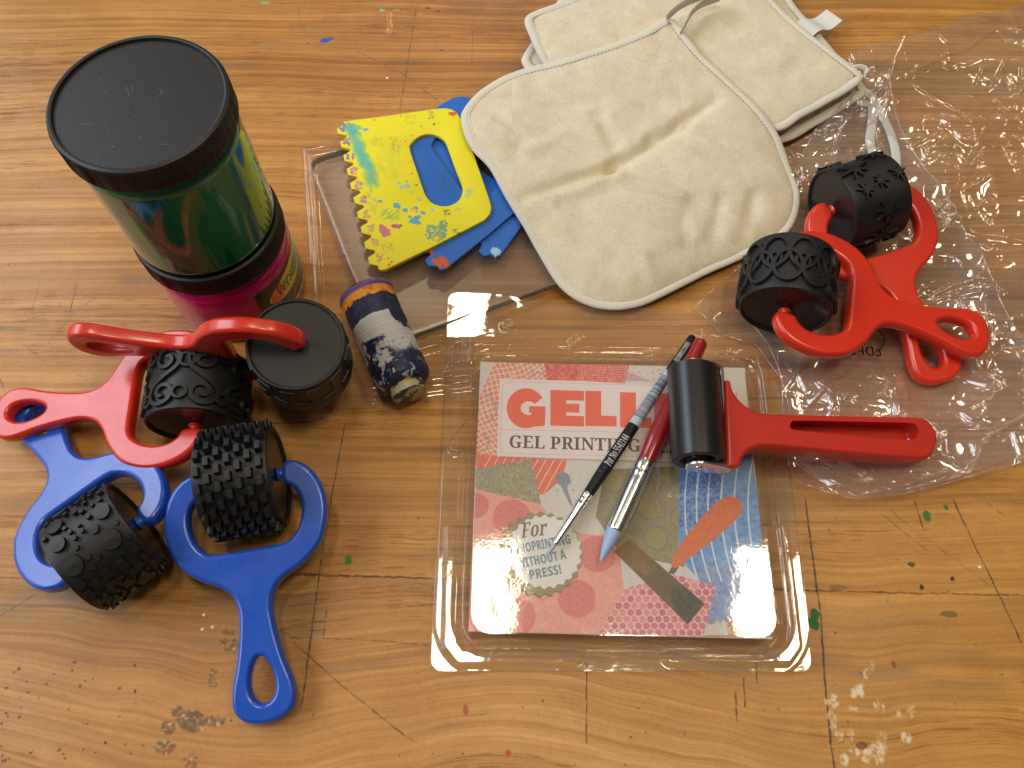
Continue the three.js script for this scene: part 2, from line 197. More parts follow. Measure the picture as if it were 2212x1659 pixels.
// ---------------------------------------------------------------- jars
{
  const C = V(-0.1682, 0, -0.0664);
  const lidGeo = (r, h, recess) => {
    const n = 210, K = n * 4, prof = [[r - 0.0030, h - recess], [r - 0.0026, h - 0.0002], [r - 0.0016, h], [r - 0.0004, h - 0.0007], [r, h - 0.0022], [r, 0.0016], [r - 0.0004, 0.0004], [r - 0.0012, 0]];
    const wall = gridGeo(K, prof.length - 1, (u, v) => { const i = Math.round(v * (prof.length - 1)), [pr, py] = prof[i], ridge = i >= 4 && i <= 5 ? (Math.cos(u * n * Math.PI * 2) > 0 ? 0.00024 : -0.00012) : 0, a = u * Math.PI * 2; return V(Math.sin(a) * (pr + ridge), py, Math.cos(a) * (pr + ridge)); });
    return crease(wall, 0.5);
  };
  const [lc, lg] = canvas(512, 512), rnd = mulberry(12); lg.fillStyle = 'rgb(32,29,28)'; lg.fillRect(0, 0, 512, 512);
  for (let i = 0; i < 5000; i++) { lg.fillStyle = rnd() < 0.5 ? 'rgba(0,0,0,0.14)' : 'rgba(255,240,230,0.035)'; lg.fillRect(rnd() * 512, rnd() * 512, 1 + rnd() * 3, 1 + rnd() * 3); }
  lg.strokeStyle = 'rgba(170,168,170,0.55)'; lg.lineWidth = 1.4; for (const [a, b, x, y] of [[205, 190, 222, 232], [222, 186, 226, 212], [110, 168, 122, 160], [96, 345, 128, 336], [350, 420, 372, 416]]) { lg.beginPath(); lg.moveTo(a, b); lg.lineTo(x, y); lg.stroke(); }
  lg.beginPath(); lg.arc(305, 218, 12, -1.2, 1.4); lg.stroke(); for (const [x, y] of [[303, 240], [142, 215], [168, 270], [250, 305], [390, 130], [280, 390], [210, 425]]) { lg.fillStyle = 'rgba(190,188,196,0.6)'; lg.fillRect(x, y, 3, 3); }
  const topMat = std({ map: canvasTex(lc), roughness: 0.5, bumpMap: grainBump, bumpScale: 0.0001 });
  const sideMat = std({ color: rgb(0.0135, 0.0122, 0.0116), roughness: 0.5 });
  const jar = (name, label, y, hb, hl, rb, rl, mat) => {
    const t = thing(name, label, 'jar'); t.position.set(C.x, y, C.z);
    part('body', lathe([[0, 0.0006], [rb - 0.008, 0.0004], [rb - 0.004, 0], [rb - 0.0015, 0.0012], [rb - 0.0003, 0.0035], [rb, 0.006], [rb, hb - 0.0085], [rb - 0.0004, hb - 0.0055], [rb - 0.0018, hb - 0.003], [rb - 0.004, hb - 0.0014], [rb - 0.006, hb - 0.0006], [rb - 0.007, hb + 0.004]], 128), mat, t);
    const lid = part('lid', lidGeo(rl, hl, 0.0016), sideMat, t); lid.position.y = hb;
    const disc = new THREE.CircleGeometry(rl - 0.0029, 96).rotateX(-Math.PI / 2); part('lid_top', disc, topMat, lid).position.y = hl - 0.0016;
    return t;
  };
  const pinkMat = phys({ color: rgb(0.56, 0.008, 0.15), roughness: 0.14, clearcoat: 0.5, clearcoatRoughness: 0.03 });
  const pink = jar('ink_jar', 'magenta ink jar with black lid standing under the green jar', 0, 0.0565, 0.0155, 0.0395, 0.0403, pinkMat);
  // dried and wet green ink inside the clear wall
  const green = dataTex(512, 256, (u, v) => { const n = fbm(u * 14, v * 6, 4), m = fbm(u * 5 + 9, v * 3, 3), s = sstep(0.5, 0.62, n) * 0.6 + sstep(0.52, 0.6, m) * 0.4; return [lerp(14, 60, s), lerp(92, 138, s), lerp(62, 78, s)]; }, true);
  jar('ink_jar', 'dark green ink jar with wide black ribbed lid, stacked on top', 0.0722, 0.0735, 0.0150, 0.0392, 0.0409, phys({ map: green, roughness: 0.12, clearcoat: 0.45, clearcoatRoughness: 0.02 }));
  // paper label of the lower jar
  const [c, g] = canvas(1024, 256); g.fillStyle = 'rgb(24,20,20)'; g.fillRect(0, 0, 1024, 256);
  g.fillStyle = 'rgb(226,206,60)'; g.beginPath(); g.ellipse(420, 80, 330, 62, -0.06, 0, 7); g.fill(); g.fillStyle = 'rgb(150,190,70)'; g.beginPath(); g.ellipse(560, 74, 180, 48, -0.06, 0, 7); g.fill();
  g.fillStyle = 'rgb(232,120,40)'; g.beginPath(); g.ellipse(180, 96, 80, 46, -0.3, 0, 7); g.fill(); g.fillStyle = 'rgb(206,60,36)'; g.beginPath(); g.ellipse(120, 170, 46, 30, -0.4, 0, 7); g.fill();
  g.fillStyle = 'rgb(16,14,14)'; g.font = 'bold 96px serif'; g.save(); g.transform(1, 0, -0.2, 1, 0, 0); g.fillText('Versatex', 190, 112); g.restore();
  g.fillStyle = 'rgb(200,190,150)'; g.font = '22px sans-serif'; for (let i = 0; i < 4; i++) { let x = 330; while (x < 960) { const l = 16 + rnd() * 44; g.fillRect(x, 150 + i * 16, l, 5); x += l + 10; } }
  g.fillStyle = 'rgb(206,196,176)'; g.fillRect(0, 226, 1024, 24); g.fillStyle = 'rgb(20,18,18)'; g.font = 'bold 20px sans-serif'; g.fillText('OOD    NATURAL    FABRIC    PAPER    WOOD    NATURAL    FABRIC', 20, 245);
  part('paper_label', new THREE.CylinderGeometry(0.03965, 0.03965, 0.036, 60, 1, true, 0.62, 1.9).translate(0, 0.025, 0), phys({ map: canvasTex(c), roughness: 0.3, clearcoat: 0.4, side: THREE.DoubleSide }), pink, 'curved black label with yellow oval lettering');
}

// ---------------------------------------------------------------- pattern roller tools
const HALF = [[21.8, -5.2], [25.4, -6.2], [30.6, -4.2], [35.5, 0.1], [39.4, 7], [41.3, 15.5], [41.3, 23.5], [39.5, 31], [36.3, 38.2], [31, 44], [24.5, 48.7], [16.5, 52.7], [11.5, 57], [9.3, 61.5], [8.3, 67], [8.8, 74.4], [10.2, 83.8], [12, 92.4], [14.5, 101], [15.6, 107.4], [14.8, 113.3], [11.5, 117.6], [6.5, 120], [0, 120.8]];
const INNER = [[21.0, -2.3], [20.6, 2.2], [21.5, 5.6], [25, 8], [27.9, 12.8], [28.8, 19], [27.5, 25.7], [25, 30.7], [21.5, 34.4], [17, 35.9], [9, 36.1], [0, 36.1]];
const ROLL_R = 0.0256, ROLL_W = 0.0375;
const handleGeo = (() => {
  const mm = (p, s = 1) => [p[0] * s / 1000, p[1] / 1000];
  const outer = smoothShape([...HALF.map((p) => mm(p)), ...HALF.slice(0, -1).reverse().map((p) => mm(p, -1))], 150, false), inner = smoothShape([...INNER.map((p) => mm(p, -1)), ...INNER.slice(0, -1).reverse().map((p) => mm(p))], 90, false);
  const sh = new THREE.Shape([...outer, ...inner]);
  const hole = []; for (let i = 0; i < 40; i++) { const a = -i / 40 * Math.PI * 2, s = Math.sin(a); hole.push(new THREE.Vector2(Math.cos(a) * (0.0060 + 0.0012 * s), 0.1002 + s * 0.0112)); }
  sh.holes.push(new THREE.Path(hole));
  const g = new THREE.ExtrudeGeometry(sh, { depth: 0.0030, bevelEnabled: true, bevelThickness: 0.0027, bevelSize: 0.0024, bevelOffset: -0.0024, bevelSegments: 6, curveSegments: 8 });
  g.translate(0, 0, -0.0015); return flatCaps(crease(g, 0.75));
})();
// relief on a cylinder with axis X: (s round, a along the axis, height above the sleeve), in metres
const onRoll = (s, a, h) => { const f = s / ROLL_R; return [a, (ROLL_R + h) * Math.cos(f), (ROLL_R + h) * Math.sin(f)]; };
function ribbon(path, width, h, closed = false) {   // raised bar along a path of [s, a]
  const N = path.length, p = [], quad = (a, b, c, d) => p.push(...a, ...b, ...c, ...a, ...c, ...d), rows = [];
  for (let i = 0; i < N; i++) {
    const a = path[closed ? (i + N - 1) % N : Math.max(0, i - 1)], b = path[closed ? (i + 1) % N : Math.min(N - 1, i + 1)], l = Math.hypot(b[0] - a[0], b[1] - a[1]) || 1, nx = -(b[1] - a[1]) / l, ny = (b[0] - a[0]) / l, w = (typeof width === 'function' ? width(i / (N - 1)) : width) / 2, [s, q] = path[i];
    rows.push([onRoll(s + nx * w * 1.25, q + ny * w * 1.25, -0.0004), onRoll(s + nx * w * 0.85, q + ny * w * 0.85, h), onRoll(s - nx * w * 0.85, q - ny * w * 0.85, h), onRoll(s - nx * w * 1.25, q - ny * w * 1.25, -0.0004)]);
  }
  const M = closed ? N : N - 1;
  for (let i = 0; i < M; i++) { const a = rows[i], b = rows[(i + 1) % N]; for (let k = 0; k < 3; k++) quad(a[k], a[k + 1], b[k + 1], b[k]); }
  if (!closed) { quad(rows[0][0], rows[0][3], rows[0][2], rows[0][1]); const e = rows[N - 1]; quad(e[0], e[1], e[2], e[3]); }
  const g = new THREE.BufferGeometry(); g.setAttribute('position', new THREE.Float32BufferAttribute(p, 3)); g.setAttribute('uv', new THREE.Float32BufferAttribute(new Array(p.length / 3 * 2).fill(0), 2)); g.computeVertexNormals(); return g;
}
function plateau(poly, h, shrink = 0.9) {   // raised flat shape from a star-shaped outline round its centre
  const N = poly.length, cx = poly.reduce((a, q) => a + q[0], 0) / N, cy = poly.reduce((a, q) => a + q[1], 0) / N, p = [], top = poly.map(([s, a]) => onRoll(cx + (s - cx) * shrink, cy + (a - cy) * shrink, h)), foot = poly.map(([s, a]) => onRoll(s, a, -0.0004)), mid = onRoll(cx, cy, h);
  for (let i = 0; i < N; i++) { const j = (i + 1) % N; p.push(...foot[i], ...foot[j], ...top[j], ...foot[i], ...top[j], ...top[i], ...mid, ...top[i], ...top[j]); }
  const g = new THREE.BufferGeometry(); g.setAttribute('position', new THREE.Float32BufferAttribute(p, 3)); g.setAttribute('uv', new THREE.Float32BufferAttribute(new Array(p.length / 3 * 2).fill(0), 2)); g.computeVertexNormals(); return g;
}
const circ = (s, a, r, n = 20, ry = r) => Array.from({ length: n }, (_, i) => [s + Math.cos(i / n * 6.28319) * r, a + Math.sin(i / n * 6.28319) * ry]);
const AROUND = ROLL_R * Math.PI * 2;
const PATTERN = {
  dots(roll, rnd) {
    const set = []; const tryAdd = (r, tries) => { for (let k = 0; k < tries; k++) { const s = rnd() * AROUND, a = (rnd() - 0.5) * (ROLL_W - 2 * r - 0.003); if (set.every(([x, y, q]) => { let d = Math.abs(x - s); d = Math.min(d, AROUND - d); return Math.hypot(d, y - a) > q + r + 0.0009; })) { set.push([s, a, r]); return; } } };
    for (let i = 0; i < 12; i++) tryAdd(0.0040 + 0.0012 * rnd(), 60); for (let i = 0; i < 26; i++) tryAdd(0.0021 + 0.0008 * rnd(), 60); for (let i = 0; i < 90; i++) tryAdd(0.0011 + 0.0004 * rnd(), 40);
    for (const [s, a, r] of set) part('raised_dot', plateau(circ(s, a, r, r > 0.003 ? 24 : 16), 0.0021, 0.95), RUBBER, roll);
  },
  tread(roll) {
    const n = 20, m = 7, ds = AROUND / n, da = (ROLL_W - 0.002) / m;
    for (let i = 0; i < n; i++) for (let j = 0; j < m; j++) { const s = (i + (j % 2) * 0.5) * ds, a = -ROLL_W / 2 + 0.001 + (j + 0.5) * da, l = ds * 0.30, w = da * 0.33; part('raised_block', plateau([[s - l, a - w], [s + l, a - w], [s + l * 1.25, a], [s + l, a + w], [s - l, a + w]], 0.0042, 0.8), RUBBER, roll); }
  },
  scrolls(roll) {
    const k = 4, per = AROUND / k;
    const spiral = (cs, ca, a0, dir, r0, turns, n) => Array.from({ length: n }, (_, i) => { const t = i / (n - 1), r = r0 * (1 - 0.80 * t), th = a0 + dir * turns * 6.2832 * t; return [cs + Math.cos(th) * r, ca + Math.sin(th) * r]; });
    for (let i = 0; i < k; i++) {
      const bar = 0.0024, up = 0.0020, A = spiral(0, 0.0094, Math.PI, -1, 0.0076, 1.3, 38).reverse(), B = spiral(0.0006, -0.0094, 0, -1, 0.0076, 1.3, 38);
      const S = [...A, ...curve([V(...A[37], 0), V(-0.0058, 0.0046, 0), V(0, 0, 0), V(0.0062, -0.0046, 0), V(...B[0], 0)], 12).slice(1, -1).map((p) => [p.x, p.y]), ...B], s0 = i * per;
      part('raised_scroll', ribbon(S.map(([q, a]) => [s0 + q, a]), bar, up), RUBBER, roll); part('raised_scroll', ribbon(S.map(([q, a]) => [s0 + 0.0212 - q, a]), bar, up), RUBBER, roll);
      for (const [q, a, r] of [[0.0106, 0.0122, 0.0030], [0.0106, -0.0122, 0.0030], [0.0322, 0.0086, 0.0038], [0.0300, -0.0098, 0.0034]]) part('raised_ring', ribbon(circ(s0 + q, a, r, 26), 0.0016, up, true), RUBBER, roll);
    }
  },
  ovals(roll) {
    const k = 11, per = AROUND / k;
    for (let i = 0; i < k; i++) { part('raised_oval', ribbon(circ(i * per, 0.0048, 0.0070, 40, 0.0098), 0.0020, 0.0024, true), RUBBER, roll); part('raised_oval', ribbon(circ((i + 0.5) * per, -0.0046, 0.0070, 40, 0.0098), 0.0020, 0.0021, true), RUBBER, roll); part('raised_oval', ribbon(circ((i + 0.5) * per, 0.0012, 0.0036, 30, 0.0052), 0.0018, 0.0018, true), RUBBER, roll); }
  },
  stars(roll, rnd) {
    const set = [];
    for (let i = 0; i < 400 && set.length < 15; i++) { const r = set.length < 10 ? 0.0112 : 0.0064, s = rnd() * AROUND, a = (rnd() - 0.5) * (ROLL_W - 1.4 * r); if (set.every(([x, y, q]) => { let d = Math.abs(x - s); d = Math.min(d, AROUND - d); return Math.hypot(d, y - a) > (q + r) * 0.78; })) set.push([s, a, r]); }
    for (const [s, a, r] of set) { const poly = [], n = 8, t0 = rnd() * 6.28; for (let i = 0; i < n; i++) { const L = r * (0.5 + 0.5 * rnd()), th = t0 + i / n * 6.2832; poly.push([s + Math.cos(th - 0.39) * r * 0.24, a + Math.sin(th - 0.39) * r * 0.24], [s + Math.cos(th - 0.05) * L, a + Math.sin(th - 0.05) * L], [s + Math.cos(th + 0.05) * L, a + Math.sin(th + 0.05) * L]); } part('raised_star', plateau(poly, 0.0019, 0.96), RUBBER, roll); }
  },
  squares(roll) {
    const n = 12; for (let i = 0; i < n; i++) for (const a of [-0.009, 0.009]) { const s = (i + (a > 0 ? 0.5 : 0)) / n * AROUND, l = 0.0040, w = 0.0058; part('raised_square', plateau([[s - l, a - w], [s + l, a - w], [s + l, a + w], [s - l, a + w]], 0.0010, 0.94), RUBBER, roll); }
  },
};
const sleeveGeo = lathe([[ROLL_R - 0.0022, -ROLL_W / 2 + 0.0014], [ROLL_R - 0.0018, -ROLL_W / 2], [ROLL_R - 0.0006, -ROLL_W / 2], [ROLL_R, -ROLL_W / 2 + 0.0006], [ROLL_R, -ROLL_W / 2 + 0.004], [ROLL_R, ROLL_W / 2 - 0.004], [ROLL_R, ROLL_W / 2 - 0.0006], [ROLL_R - 0.0006, ROLL_W / 2], [ROLL_R - 0.0018, ROLL_W / 2], [ROLL_R - 0.0022, ROLL_W / 2 - 0.0014]], 96).rotateZ(-Math.PI / 2);
{ const uv = sleeveGeo.attributes.uv; for (let i = 0; i < uv.count; i++) uv.setXY(i, uv.getX(i) * 8, uv.getY(i) * 2); }
const capGeo = new THREE.CircleGeometry(ROLL_R - 0.0021, 64).rotateY(Math.PI / 2);
function rollerTool(label, mat, pattern, t, u, v, turn, cap = CAP) {
  const o = thing('pattern_roller', label, 'roller', 'craft pattern rollers with plastic handles');
  const U = V(...u).normalize(), Vv = V(...v).addScaledVector(U, -V(...v).dot(U)).normalize(), Wv = U.clone().cross(Vv);
  o.quaternion.setFromRotationMatrix(new THREE.Matrix4().makeBasis(U, Vv, Wv)); o.position.set(t[0] / 1000, t[1] / 1000, t[2] / 1000);
  const h = part('handle', handleGeo, mat, o);
  for (const s of [-1, 1]) part('axle_pin', lathe([[0, 0.0046], [0.0026, 0.0046], [0.0028, 0.0030], [0.0022, 0.0024], [0.0022, 0.0004], [0.0036, 0], [0.0036, -0.0010], [0, -0.0012]], 24).rotateZ(-s * Math.PI / 2).translate(s * (ROLL_W / 2), 0, 0), mat, h);
  const roll = part('roller', sleeveGeo, RUBBER, o); roll.rotation.x = turn;
  for (const s of [-1, 1]) { const c = part('end_cap', capGeo, cap, roll); c.position.x = s * (ROLL_W / 2 - 0.0012); c.rotation.y = s > 0 ? 0 : Math.PI; }
  PATTERN[pattern](roll, mulberry(pattern.length * 31 + Math.round(t[0] + 500)));
  return o;
}
rollerTool('red handled roller standing on its side against the ink jars', RED, 'squares', [-114.1, 44.6, 3.8], [0.0901, 0.9897, 0.1109], [-0.9947, 0.095, -0.0402], 0.2, CAP_DULL);
rollerTool('red handled roller with raised curling scroll pattern', RED, 'scrolls', [-172.4, 28.9, 19.8], [-0.0497, 0.001, -0.9988], [-0.9882, -0.1452, 0.049], 0.55);
rollerTool('blue handled roller with raised round dots', BLUE, 'dots', [-205.7, 28.5, 103.7], [0.7664, 0.0245, -0.6418], [-0.6226, -0.2171, -0.7518], 0.4);
rollerTool('blue handled roller with deep staggered blocks like tyre tread', BLUE, 'tread', [-140.7, 30.0, 69.4], [-0.984, 0.0004, 0.1783], [0.175, -0.1903, 0.966], 0.1);
rollerTool('red handled roller with overlapping raised ovals', RED, 'ovals', [160.8, 31.2, -49.4], [-0.239, 0.0001, 0.971], [0.9639, -0.1205, 0.2373], 0.25);
rollerTool('red handled roller with raised star bursts', RED, 'stars', [213.3, 28.4, -110.0], [-0.9436, 0.0017, 0.331], [0.3243, -0.1961, 0.9254], 0.7);

// ---------------------------------------------------------------- gel plate in its opened clear package, scrapers
function quadSheet(c4, nu, nv, hf, round = 0) { const [a, b, c, d] = c4, wd = a.distanceTo(b), ht = a.distanceTo(d); return gridGeo(nu, nv, (u, v) => { if (round) { let px = u < 0.5 ? u * wd : (1 - u) * wd, pz = v < 0.5 ? v * ht : (1 - v) * ht; const k = Math.hypot(round - px, round - pz); if (px < round && pz < round && k > round) { px = round - (round - px) * round / k; pz = round - (round - pz) * round / k; u = u < 0.5 ? px / wd : 1 - px / wd; v = v < 0.5 ? pz / ht : 1 - pz / ht; } } const x = lerp(lerp(a.x, b.x, u), lerp(d.x, c.x, u), v), z = lerp(lerp(a.z, b.z, u), lerp(d.z, c.z, u), v); return V(x, hf(u, v, x, z), z); }); }
const sdSeg = (px, py, ax, ay, bx, by) => { const dx = bx - ax, dy = by - ay, t = Math.min(1, Math.max(0, ((px - ax) * dx + (py - ay) * dy) / (dx * dx + dy * dy))); return Math.hypot(px - ax - dx * t, py - ay - dy * t); };
{
  const q = [W([651, 315]), W([1010, 236]), W([1030, 856]), W([692, 897])];
  const A = W([905, 745]), B = W([938, 736]), g = quadSheet(q, 220, 260, (u, v, x, z) => {
    const edge = Math.min(u, v, 1 - u, 1 - v), r1 = Math.exp(-Math.pow((edge - 0.06) / 0.012, 2)) * 0.0016, r2 = Math.exp(-Math.pow((edge - 0.025) / 0.008, 2)) * 0.0008;
    const bar = 0.003 * (1 - sstep(0.005, 0.0085, sdSeg(x, z, A.x, A.z, B.x, B.z))), foot = 0.0024 * (1 - sstep(0.008, 0.010, Math.abs(v - 0.955) * 0.16 + 0.0)) * sstep(0.4, 0.44, u);
    const wave = 0.0012 * fbm(x * 26, z * 9, 3) + 0.00018 * fbm(x * 90, z * 26, 2);
    return 0.0006 + wave + r1 + r2 + bar + foot * 0.5;
  });
  single('plastic_clamshell', g, clear({ roughness: 0.06, color: rgb(0.95, 0.93, 0.92), transmission: 0.965 }), 'clear plastic packaging half lying under the gel plate', 'packaging');
  const TL = W([664, 346], 0.009), ex = V(0.924, 0, -0.383), ez = V(0.383, 0, 0.924), L = 0.205, H = 0.150, r = 0.010, s = new THREE.Shape();
  s.moveTo(r, 0); s.lineTo(L - r, 0); s.quadraticCurveTo(L, 0, L, r); s.lineTo(L, H - r); s.quadraticCurveTo(L, H, L - r, H); s.lineTo(r, H); s.quadraticCurveTo(0, H, 0, H - r); s.lineTo(0, r); s.quadraticCurveTo(0, 0, r, 0);
  const pg = crease(new THREE.ExtrudeGeometry(s, { depth: 0.0052, bevelEnabled: true, bevelThickness: 0.0008, bevelSize: 0.0008, bevelOffset: -0.0008, bevelSegments: 2, curveSegments: 10 }), 0.5);
  const m = single('gel_plate', pg, phys({ color: rgb(0.90, 0.89, 0.875), transmission: 0.955, thickness: 0, roughness: 0.16, ior: 1.40, side: THREE.DoubleSide }), 'translucent grey rectangular gel printing plate under the scrapers', 'gel plate');
  m.applyMatrix4(new THREE.Matrix4().makeBasis(ex, ez, V(0, -1, 0)).setPosition(TL.x, 0.0096, TL.z));
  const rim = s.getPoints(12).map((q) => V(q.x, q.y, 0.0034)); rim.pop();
  part('stained_refraction_edge', sweep(curve(rim, 260, true, 0), 0.0007, 0.0030, true, 8, V(0, 0, 1)), phys({ color: rgb(0.30, 0.25, 0.235), transmission: 0.35, thickness: 0, roughness: 0.25, side: THREE.DoubleSide }), m, 'ink stained edge with painted refraction darkness');  // ink stain tone, plus the dark of refraction put into the edge colour

  // scrapers: one outline, three pieces
  const O = W(z4(740, 1275), 0.016), pt = (x, y) => { const p = W(z4(x, y), 0.016); return [p.x - O.x, p.z - O.z]; };
  const teeth = [], n = 10, T0 = pt(468, 262), T1 = pt(712, 1268), dx = T1[0] - T0[0], dz = T1[1] - T0[1], tl = Math.hypot(dx, dz), tx = dx / tl, tz = dz / tl, nx = -tz, nz = tx;
  const depth = 0.0050, pitch = tl / n;
  for (let i = 0; i < n; i++) for (const [a, o] of [[0.0, 0], [0.20, 1], [0.62, 1], [0.84, 0]]) { const k = (i + a) * pitch, e = o ? depth * 0.75 : -depth * 0.25; teeth.push([T0[0] + tx * k + nx * e, T0[1] + tz * k + nz * e]); }
  const rest = [pt(722, 1272), pt(745, 1277), pt(775, 1272), pt(1120, 1105), pt(1420, 950), pt(1465, 925), pt(1500, 885), pt(1510, 840), pt(1495, 785), pt(1390, 480), pt(1290, 215), pt(1270, 180), pt(1235, 158), pt(1190, 150), pt(1120, 154), pt(800, 200), pt(482, 241)];
  const shape = (withHole) => { const s2 = new THREE.Shape([...teeth, ...rest].map((p) => new THREE.Vector2(p[0], p[1]))); if (withHole) { const hp = [[940, 430], [955, 390], [1000, 350], [1060, 330], [1125, 338], [1180, 372], [1205, 420], [1255, 560], [1305, 690], [1306, 745], [1280, 795], [1220, 828], [1160, 832], [1100, 812], [1060, 770], [1040, 730], [985, 570]].map(([x, y]) => pt(x, y)); s2.holes.push(new THREE.Path(smoothShape(hp, 60))); } return s2; };
  const ext = new THREE.ExtrudeGeometry(shape(true), { depth: 0.0020, bevelEnabled: true, bevelThickness: 0.00035, bevelSize: 0.00035, bevelOffset: -0.00035, bevelSegments: 2, curveSegments: 6 }).rotateX(Math.PI / 2).toNonIndexed ? new THREE.ExtrudeGeometry(shape(true), { depth: 0.0020, bevelEnabled: true, bevelThickness: 0.00035, bevelSize: 0.00035, bevelOffset: -0.00035, bevelSegments: 2, curveSegments: 6 }) : null;
  const P = ext.attributes.position, uv = ext.attributes.uv, x0 = -0.05, y0 = -0.14, S = 0.15;
  for (let i = 0; i < P.count; i++) uv.setXY(i, (P.getX(i) - x0) / S, (P.getY(i) - y0) / S);
  const scr = crease(ext.rotateX(Math.PI / 2), 0.5);
  // paint on the yellow scraper, where the photograph has it
  const N = 1024, stain = (base, draw) => { const [c, g] = canvas(N, N); g.fillStyle = base; g.fillRect(0, 0, N, N); draw(g); const t = canvasTex(c); t.flipY = false; return t; };
  const K = (x, y) => { const [a, b] = pt(x, y); return [(a - x0) / S * N, (b - y0) / S * N]; }, rnd = mulberry(21);
  const dab = (g, x, y, r, col, al = 1, ecc = 1, ang = 0) => { const [a, b] = K(x, y), k = r * 0.3092 / 1789 * 0.46 / S * N; g.fillStyle = col; g.globalAlpha = al; g.beginPath(); for (let i = 0; i < 14; i++) { const th = i / 14 * 6.2832, q = k * (0.6 + 0.6 * rnd()), ex_ = Math.cos(th) * q * ecc, ey = Math.sin(th) * q; g[i ? 'lineTo' : 'moveTo'](a + ex_ * Math.cos(ang) - ey * Math.sin(ang), b + ex_ * Math.sin(ang) + ey * Math.cos(ang)); } g.fill(); g.globalAlpha = 1; };
  const yellowTex = stain('rgb(240,226,36)', (g) => {
    for (let i = 0; i < 260; i++) { const t = rnd(), x = lerp(520, 690, t) + (rnd() - 0.4) * 70, y = lerp(250, 640, t) + rnd() * 60; dab(g, x, y, 16 + 16 * rnd(), 'rgb(96,178,176)', 0.15, 1.6, 1.2); }
    for (let i = 0; i < 120; i++) { const t = rnd(); dab(g, lerp(480, 585, t) + rnd() * 30, lerp(250, 275, t) + rnd() * 60, 14, 'rgb(70,170,190)', 0.16); }
    for (let i = 0; i < 40; i++) dab(g, 600 + rnd() * 60 + i * 2, 600 + i * 7, 12, 'rgb(150,190,120)', 0.2, 2, 1.3);
    for (let i = 0; i < 10; i++) { const k = i / 9.4, x = lerp(462, 735, k), y = lerp(285, 1230, k); for (let q = 0; q < 16; q++) dab(g, x + (rnd() - 0.35) * 44, y + (rnd() - 0.5) * 52, 9 + 7 * rnd(), i < 3 ? 'rgb(150,120,176)' : rnd() < 0.5 ? 'rgb(160,130,180)' : 'rgb(214,110,150)', i < 3 ? 0.8 : i < 6 ? 0.55 : 0.3); }
    for (const [x, y, r, c] of [[695, 233, 8, 'rgb(190,40,30)'], [812, 200, 4, 'rgb(210,60,40)'], [878, 206, 8, 'rgb(220,70,60)'], [1020, 275, 10, 'rgb(232,120,40)'], [1110, 262, 12, 'rgb(214,70,36)'], [1145, 258, 6, 'rgb(220,90,40)'], [910, 382, 9, 'rgb(200,110,130)'], [958, 340, 12, 'rgb(240,160,50)'], [960, 605, 11, 'rgb(226,80,100)'], [956, 520, 8, 'rgb(226,90,90)'], [990, 685, 12, 'rgb(224,70,96)'], [920, 658, 10, 'rgb(220,110,110)'], [800, 1240, 14, 'rgb(224,80,70)'], [815, 1222, 12, 'rgb(216,80,120)'], [790, 1195, 10, 'rgb(230,130,40)'], [960, 855, 22, 'rgb(240,180,40)'], [990, 870, 16, 'rgb(238,170,40)']]) dab(g, x, y, r, c, 0.9);
    dab(g, 1240, 188, 26, 'rgb(222,90,40)', 0.9, 1.5, 0.3); dab(g, 770, 1010, 44, 'rgb(206,116,136)', 0.95, 1.3, 0.9); dab(g, 740, 970, 20, 'rgb(206,116,136)', 0.95); dab(g, 850, 975, 26, 'rgb(160,110,140)', 0.9, 1.8, 0.1); dab(g, 830, 970, 14, 'rgb(210,70,60)', 0.9, 1.6); dab(g, 880, 968, 12, 'rgb(210,60,50)', 0.9);
    for (const [x, y, r] of [[855, 830, 28], [912, 862, 22], [1035, 880, 18], [985, 845, 16], [732, 798, 14], [630, 300, 16], [645, 298, 12]]) dab(g, x, y, r, 'rgb(90,170,214)', 0.95, 1.3, rnd());
    for (const [x, y, r] of [[865, 675, 22], [880, 700, 24], [930, 695, 34], [960, 740, 20], [1010, 790, 22], [1105, 860, 18], [1280, 848, 24], [1360, 730, 40], [1345, 760, 32]]) for (let i = 0; i < 4; i++) dab(g, x + rnd() * 20 - 10, y + rnd() * 20 - 10, r * 0.7, i % 2 ? 'rgb(170,204,196)' : 'rgb(150,196,220)', x > 1200 ? 0.25 : 0.5);
    for (let i = 0; i < 26; i++) dab(g, 940 + rnd() * 70, 905 + rnd() * 50, 10 + 8 * rnd(), 'rgb(86,166,206)', 0.85); for (let i = 0; i < 60; i++) dab(g, 1050 + rnd() * 140, 990 + rnd() * 90 - 40 * rnd(), 8 + 12 * rnd(), rnd() < 0.25 ? 'rgb(196,170,60)' : 'rgb(110,164,166)', 0.75); for (let i = 0; i < 26; i++) dab(g, 1150 + rnd() * 50, 930 + rnd() * 70, 8 + 8 * rnd(), 'rgb(130,160,130)', 0.7);
    for (let i = 0; i < 14; i++) dab(g, 1180 + rnd() * 40, 860 + rnd() * 30, 9, 'rgb(140,140,90)', 0.7); for (let i = 0; i < 16; i++) dab(g, 1240 + rnd() * 65, 995 + rnd() * 34, 10, 'rgb(156,166,100)', 0.6);
    for (let i = 0; i < 70; i++) dab(g, 905 + rnd() * 80, 195 + rnd() * 75, 2.5, 'rgb(96,110,70)', 0.8); for (let i = 0; i < 50; i++) dab(g, 1070 + rnd() * 40, 165 + rnd() * 60, 4 * rnd() + 2, 'rgb(120,130,120)', 0.7); for (let i = 0; i < 40; i++) dab(g, 750 + rnd() * 80, 1080 + rnd() * 70, 5, 'rgb(150,150,130)', 0.5);
